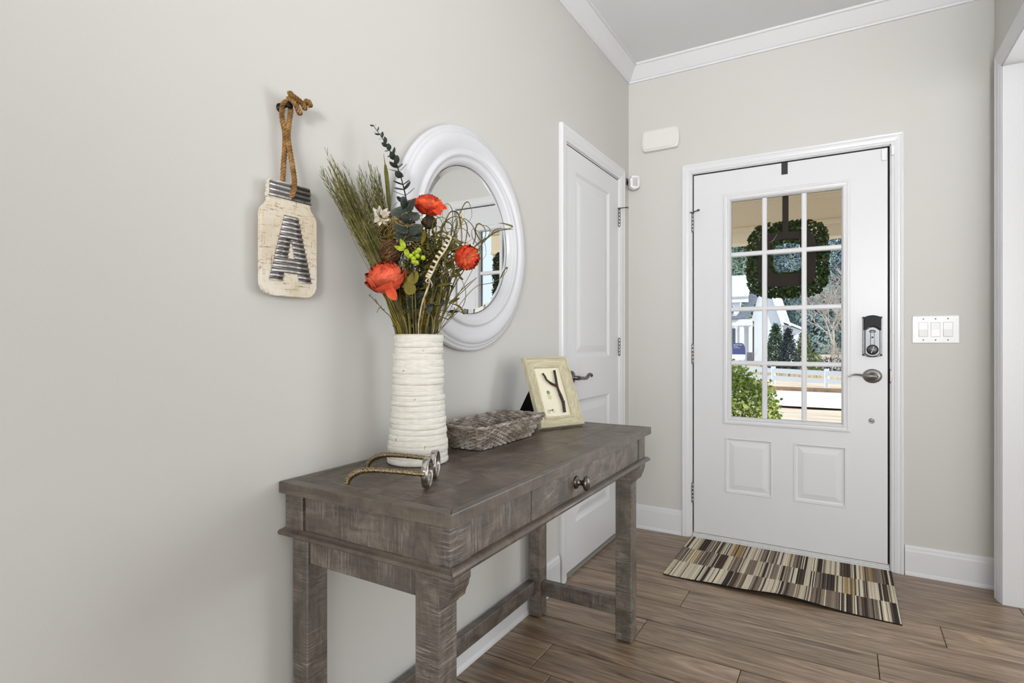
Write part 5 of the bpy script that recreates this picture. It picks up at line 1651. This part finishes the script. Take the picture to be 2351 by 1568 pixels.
# ================================================================ NEIGHBOUR'S HOUSE
MAT['siding'] = grained('white_siding', [(0.3, (222, 228, 236)), (0.7, (238, 242, 248))], (1, 1, 40), 1, 0.6, 0.3)
MAT['roof_dark'] = grained('dark_shaded_shingles', [(0.3, (92, 98, 110)), (0.5, (112, 118, 130)), (0.7, (136, 142, 152))], (1, 3, 3), 5, 0.8, 0.4)  # dark shingles, with the slope's shade put into the colour
MAT['roof_sunlit'] = grained('sunlit_shingles', [(0.3, (190, 192, 196)), (0.7, (226, 228, 232))], (1, 3, 3), 4, 0.8, 0.4)  # upper slope of the same house, its sunlight put into the shingle colour
MAT['win_dark'] = paint('window_glass_dark', (74, 86, 100), 0.15, 0, 5, 0.05, 0.6)
MAT['porch_dark'] = paint('dark_front_door', (96, 92, 92), 0.6, 0, 5, 0.05)
MAT['brick_base'] = paint('grey_stone_base', (116, 114, 122), 0.8, 0.3, 12, 0.15)
hs = thing('house', "neighbour's white gabled house with dark shingle roof beyond the fence", 'house', (-4.5, 38, gz_(38)))
HB = gz_(38)-0.2
def slab(name, m, pts, nrm, th=0.12, parent=None):
    b = B()
    n = V(nrm).normalized()*th
    lo = [b.bm.verts.new(V(p)) for p in pts]; hi = [b.bm.verts.new(V(p)+n) for p in pts]
    b.face(lo[::-1]); b.face(hi)
    k = len(pts)
    for i in range(k): b.face([lo[i], lo[(i+1) % k], hi[(i+1) % k], hi[i]])
    return obj(name, b, m, parent or hs)
Yh = 38.0
def gy(y): return lambda a, c, w: V((a, y-w, c))
b = B(); b.prism([(-4.22, HB), (-2.45, HB), (-2.45, 2.30), (-2.80, 3.48), (-3.30, 4.85), (-3.60, 5.10), (-3.92, 4.35), (-4.40, 2.55), (-4.22, 2.45)], gy(Yh), -6, 0.0); obj('gable_wall', b, 'siding', hs)
slab('gable_rake', 'siding', [(-2.36, 37.7, 2.15), (-2.50, 37.7, 2.15), (-3.42, 37.7, 5.05), (-3.28, 37.7, 5.15)], (0, 1, 0), 6.3)
slab('gable_roof', 'roof_dark', [(-4.45, 36.9, 2.52), (-5.30, 36.9, 2.52), (-4.35, 37.9, 4.42), (-3.82, 37.9, 4.50)], (0, 0.9, 0.5), 0.15)
slab('main_roof', 'roof_sunlit', [(-12, 36.9, 3.98), (-4.45, 36.9, 3.98), (-4.55, 40.2, 5.75), (-12, 40.2, 5.75)], (0, -0.45, 0.9), 0.14)
b = B(); b.box(-12, -4.45, 36.95, 37.1, 3.72, 3.98); obj('fascia', b, 'siding', hs)
b = B(); b.box(-12, -5.05, 37.2, 38.2, 2.5, 3.8); obj('dormer_wall', b, 'siding', hs)
for x in (-5.62, -8.0):
    b = B(); b.box(x-0.16, x+0.28, 37.12, 37.24, 2.95, 3.52, 0.02); w_ = obj('window', b, 'siding', hs)
    b = B(); b.box(x-0.10, x+0.22, 37.09, 37.15, 3.01, 3.46); obj('pane', b, 'win_dark', w_)
slab('porch_roof', 'roof_dark', [(-12, 36.2, 2.55), (-4.9, 36.2, 2.55), (-4.9, 37.2, 2.75), (-12, 37.2, 2.75)], (0, -0.1, 1), 0.08)
b = B(); b.box(-12, -4.15, 36.35, 36.75, 2.14, 2.55); obj('porch_fascia', b, 'siding', hs)
b = B(); b.box(-12, -4.2, 38.6, 38.8, HB, 2.3); obj('porch_wall', b, 'siding', hs)
for k in range(18):
    b = B(); b.box(-12+0.4*k, -11.96+0.4*k, 38.57, 38.6, HB, 2.2); obj('batten', b, 'siding', hs)
b = B(); b.box(-4.92, -4.65, 36.42, 36.66, HB, 2.15, 0.02); obj('porch_post', b, 'siding', hs)
b = B(); b.box(-4.36, -4.14, 36.42, 36.66, HB, 2.15, 0.02); obj('porch_post', b, 'siding', hs)
b = B(); b.box(-4.45, -4.10, 36.38, 36.72, HB, 0.38, 0.02); obj('post_base', b, 'brick_base', hs)
b = B(); b.box(-4.62, -4.30, 38.5, 38.62, HB, 2.10); obj('front_door', b, 'porch_dark', hs)
for x0, x1 in ((-5.70, -5.50), (-5.20, -5.05)):
    b = B(); b.box(x0-0.04, x1+0.04, 38.52, 38.62, 0.75, 2.04); w_ = obj('window', b, 'siding', hs)
    b = B(); b.box(x0, x1, 38.49, 38.54, 0.80, 2.0); obj('pane', b, 'win_dark', w_)
b = B(); b.prism([(-2.45, HB), (-1.40, HB), (-1.40, 1.82), (-2.45, 2.28)], gy(Yh+0.3), -4, 0.0); obj('side_wing', b, 'siding', hs)
slab('side_roof', 'siding', [(-2.45, 37.9, 2.38), (-1.28, 37.9, 1.84), (-1.28, 42, 1.84), (-2.45, 42, 2.38)], (0.4, 0, 0.9), 0.13)
b = B(); b.box(-2.40, -2.10, 38.22, 38.32, 0.85, 1.85); w_ = obj('window', b, 'siding', hs)
b = B(); b.box(-2.36, -2.14, 38.19, 38.24, 0.90, 1.80); obj('pane', b, 'win_dark', w_)

# ---- site sign
MAT['navy'] = paint('navy_sign', (74, 80, 128), 0.5, 0, 5, 0.05)
MAT['sign_white'] = paint('white_sign_print', (232, 236, 244), 0.5, 0, 5, 0.02)
sg = thing('yard_sign', "navy yard sign with white lettering in front of the neighbour's porch", 'sign', (-4.6, 33.5, gz_(33.5)))
sx0, sx1, sz0, sz1 = -4.88, -4.12, 0.30, 0.99
b = B(); b.prism([(sx0, sz0), (sx1, sz0), (sx1-0.02, sz1-0.28), (sx1-0.12, sz1-0.04), (sx1-0.2, sz1), (sx0+0.06, sz1), (sx0, sz1-0.06)], gy(33.5), 0, 0.06); obj('sign_board', b, 'navy', sg)
b = B(); b.box(sx0, sx1-0.02, 33.44, 33.5, -0.02, sz0-0.01); obj('lower_panel', b, 'sign_white', sg)
for x in (sx0+0.05, sx1-0.08):
    b = B(); b.box(x-0.03, x+0.03, 33.5, 33.56, gz_(33.5)-0.1, sz0+0.2); obj('sign_post', b, 'sign_white', sg)
rq = random.Random(9)
for k, (z, x0, x1, h) in enumerate(((0.855, sx0+0.07, sx1-0.19, 0.055), (0.765, sx0+0.08, sx0+0.30, 0.040), (0.685, sx0+0.08, sx0+0.43, 0.040))):
    b = B()
    x = x0
    while x < x1:                      # small illegible letters: upright and bowl strokes
        w_ = h*rq.uniform(0.5, 0.8)
        q = rq.random()
        b.box(x, x+h*0.2, 33.432, 33.44, z, z+h)
        b.box(x, x+w_, 33.432, 33.44, z, z+h*0.22) if q < 0.6 else b.box(x, x+w_, 33.432, 33.44, z+h*0.4, z+h*0.6)
        if q > 0.3: b.box(x, x+w_, 33.432, 33.44, z+h*0.78, z+h)
        if q > 0.5: b.box(x+w_-h*0.2, x+w_, 33.432, 33.44, z-(h*0.4 if q > 0.85 else 0), z+h)
        x += w_+h*0.16
    obj('lettering', b, 'sign_white', sg)

# ================================================================ SHRUBS AND TREES
def blob(cx, cy, z0, z1, r, n, seed, shape='cone', jitter=0.12):
    rq = random.Random(seed)
    pts = []
    for _ in range(n):
        f = rq.random()
        z = z0+(z1-z0)*f
        if shape == 'column': rr_ = r*min(1, 1.6*(1-f))**0.8*(0.35+0.65*rq.random()**0.4)
        elif shape == 'cone': rr_ = r*(1-f)**0.7*(0.35+0.65*rq.random()**0.4)
        else: rr_ = r*math.sqrt(max(0.02, 1-(2*f-1)**2))*(0.35+0.65*rq.random()**0.4)
        a = rq.uniform(0, 2*PI)
        x, y = rr_*math.cos(a), rr_*math.sin(a)
        pts.append(((cx+x+rq.gauss(0, jitter*r), cy+y+rq.gauss(0, jitter*r), z+rq.gauss(0, jitter*r)), (x, y, (f-0.3)*r)))
    return pts
MAT['shrub_sunny'] = plantmat('sunny_shrub_leaf', (84, 104, 40), (140, 160, 68), (206, 214, 130), 12, 0.4)
MAT['arbor'] = plantmat('arborvitae', (40, 58, 44), (66, 88, 66), (96, 116, 88), 3, 0.7)
MAT['arbor_dark'] = plantmat('dark_arborvitae', (40, 48, 50), (58, 70, 72), (92, 100, 100), 3, 0.7)
MAT['holly'] = plantmat('holly_leaf', (70, 88, 56), (112, 128, 84), (170, 176, 130), 3, 0.5)
MAT['pine'] = plantmat('blue_green_pine', (82, 104, 108), (112, 134, 136), (150, 168, 168), 0.6, 0.8)
MAT['pine_green'] = plantmat('green_pine', (92, 116, 100), (126, 148, 128), (160, 180, 160), 0.6, 0.8)
MAT['hedge'] = plantmat('blue_hedge', (54, 62, 86), (72, 82, 106), (150, 158, 172), 1.5, 0.7)
MAT['trunk'] = grained('pale_bark', [(0.3, (150, 140, 130)), (0.6, (188, 178, 168)), (0.8, (212, 204, 194))], (1, 1, 1), 5, 0.9, 0.3)
MAT['dry_grass'] = plantmat('dry_tall_grass', (190, 164, 112), (220, 200, 156), (240, 228, 198), 3)
th = thing('boxwood_shrub', 'sunlit green leafy shrub just outside the porch, low in the door glass', 'shrub', (0.12, 3.35, gz_(3.35)))
pts = blob(0.10, 3.4, -0.42, 0.72, 0.44, 4300, 5, 'ball', 0.08) + blob(0.02, 3.35, 0.35, 0.88, 0.24, 800, 6, 'ball', 0.12) + blob(0.34, 3.4, 0.15, 0.66, 0.17, 420, 7, 'ball', 0.2)
obj('foliage', leafcloud(pts, 0.052, seed=3, aspect=0.48), 'shrub_sunny', th, kind='stuff', recalc=False)
b = B()
for k in range(16):
    a = 2*PI*k/16
    b.tube(smooth_path([(0.10, 3.4, -0.5), (0.10+0.12*math.cos(a), 3.4+0.12*math.sin(a), -0.1), (0.10+0.34*math.cos(a), 3.4+0.34*math.sin(a), 0.35+0.2*math.sin(k*2.1))], 4), 0.008, 5)
obj('branches', b, 'bark', th)
def tree(name, label, cat, x, y, h, r, n, m, size, shape='cone', trunk=True, group=None, zf=0.06, aspect=0.5):
    z = gz_(y)
    t_ = thing(name, label, cat, (x, y, z), group)
    obj('crown', leafcloud(blob(x, y, z+h*zf, z+h, r, n, int(abs(x*131+y*17)), shape, 0.05 if shape == 'column' else 0.10), size, seed=int(abs(x*7+y)), aspect=aspect), m, t_, kind='stuff', recalc=False)
    if trunk:
        b = B(); b.tube([(x, y, z-0.1), (x, y, z+h*0.55)], [h*0.02+0.02, h*0.008], 7); obj('trunk', b, 'bark', t_)
tree('conical_evergreen', 'green conical evergreen at the gable, leftmost of three', 'shrub', -2.40, 33.0, 2.80, 0.75, 3600, 'arbor', 0.12)
tree('conical_evergreen', 'dark bluish conical evergreen, middle one of the three', 'shrub', -1.60, 31.4, 2.62, 0.68, 3200, 'arbor_dark', 0.11)
tree('conical_evergreen', 'pale flecked conical evergreen, rightmost of three', 'shrub', -0.92, 33.0, 2.52, 0.62, 2200, 'holly', 0.12)
tree('round_shrub', 'small sunlit yellow-green shrub right of the conical evergreens', 'shrub', -0.33, 31.4, 1.35, 0.40, 500, 'holly', 0.14, 'ball', False)
t_ = tag(obj('low_hedge', leafcloud([p for k in range(9) for p in blob(0.0+0.32*k-0.3, 34.5, gz_(34.5), gz_(34.5)+0.75, 0.36, 220, 60+k, 'ball')], 0.10, seed=8), 'hedge', kind='stuff', recalc=False), 'low bluish hedge beyond the fence at the right of glass', 'hedge', kind='stuff')
b = B()
rq = random.Random(4)
for k in range(1500):
    x = rq.uniform(-7, 3); y = rq.uniform(29.4, 30.6); z = gz_(y)-0.05
    if x > -0.2 and rq.random() < 0.6: continue
    h = rq.uniform(0.2, 0.6); dx = rq.gauss(0, 0.18)
    v = [b.bm.verts.new(p) for p in ((x-0.018, y, z), (x+0.018, y, z), (x+dx, y, z+h))]
    b.face(v)
tag(obj('tall_dry_grass', b, 'dry_grass', kind='stuff', recalc=False), 'tall dry straw-coloured grass along the bed behind the fence', 'grass', kind='stuff')
# background evergreens
rq = random.Random(8)
BG = [(-13.0+5.8*i, 56, 10.5+1.5*((i*7) % 3), 2.2, 1 if i < 2 else 0) for i in range(4)] + [(-16.0+5.8*i, 63, 13.5+1.4*((i*5) % 3), 2.3, 1 if i < 2 else 0) for i in range(5)] + [(-18.9+5.8*i, 70, 16+1.5*((i*4) % 3), 2.4, 0) for i in range(6)] + [(-16.9+5.8*i, 77, 19.5+1.2*((i*3) % 3), 2.4, 0) for i in range(5)] + [(-20.0+5.8*i, 84, 23+1.2*((i*3) % 3), 2.4, 0) for i in range(6)]
for k, (x, y, h, r, g) in enumerate(BG):
    tree('background_pine', 'hazy %s pine in the %s row of the woods behind the houses' % ('green' if g else 'blue-green', {56: 'nearest', 63: 'second', 70: 'third', 77: 'fourth', 84: 'farthest'}[y]), 'tree', x, y, h, r, 5200, 'pine_green' if g else 'pine', 0.37, 'column', True, '%s pines, row at %d m' % ('green' if g else 'blue-green', y), 0.0, 0.4)
# bare deciduous trees with pale branches
def bare_tree(label, x, y, h, seed, lean=0.0, spread=0.62, depth=5, r0=0.07):
    rq = random.Random(seed)
    z = gz_(y)
    t_ = thing('bare_tree', label, 'tree', (x, y, z), 'bare winter trees beyond the fence')
    b = B(); tw = B()
    def grow(p, d, l, r, lev):
        m = p+d*l*0.5+V((rq.gauss(0, 0.05), rq.gauss(0, 0.05), 0))*l
        q = p+d*l
        (b if lev >= depth-2 else tw).tube([p, m, q], [r, r*0.85, r*0.68], 6 if lev >= depth-1 else 4, cap=False)
        if lev == 0: return
        for k in range(3 if lev < depth-1 else 4):
            nd = (d+V((rq.gauss(0, spread), rq.gauss(0, spread), rq.gauss(0.12, spread*0.6)))).normalized()
            grow(q if k else m, nd, l*rq.uniform(0.60, 0.86), r*0.62, lev-1)
    grow(V((x, y, z-0.1)), V((lean, 0, 1)).normalized(), h*0.30, r0, depth)
    obj('trunk', b, 'trunk', t_, recalc=False)
    obj('branches', tw, 'trunk', t_, kind='stuff', recalc=False)
bare_tree('large pale bare tree leaning left at the right of the door glass', 1.9, 33, 7.6, 3, -0.10, 0.55, 5, 0.12)
bare_tree('pale bare tree beyond the fence, behind the wreath right edge', 0.35, 40, 7.5, 6, 0.03, 0.58, 5, 0.11)
bare_tree('slim young bare tree with a straight pale trunk', 0.50, 33.2, 2.6, 9, 0.0, 0.6, 4, 0.035)
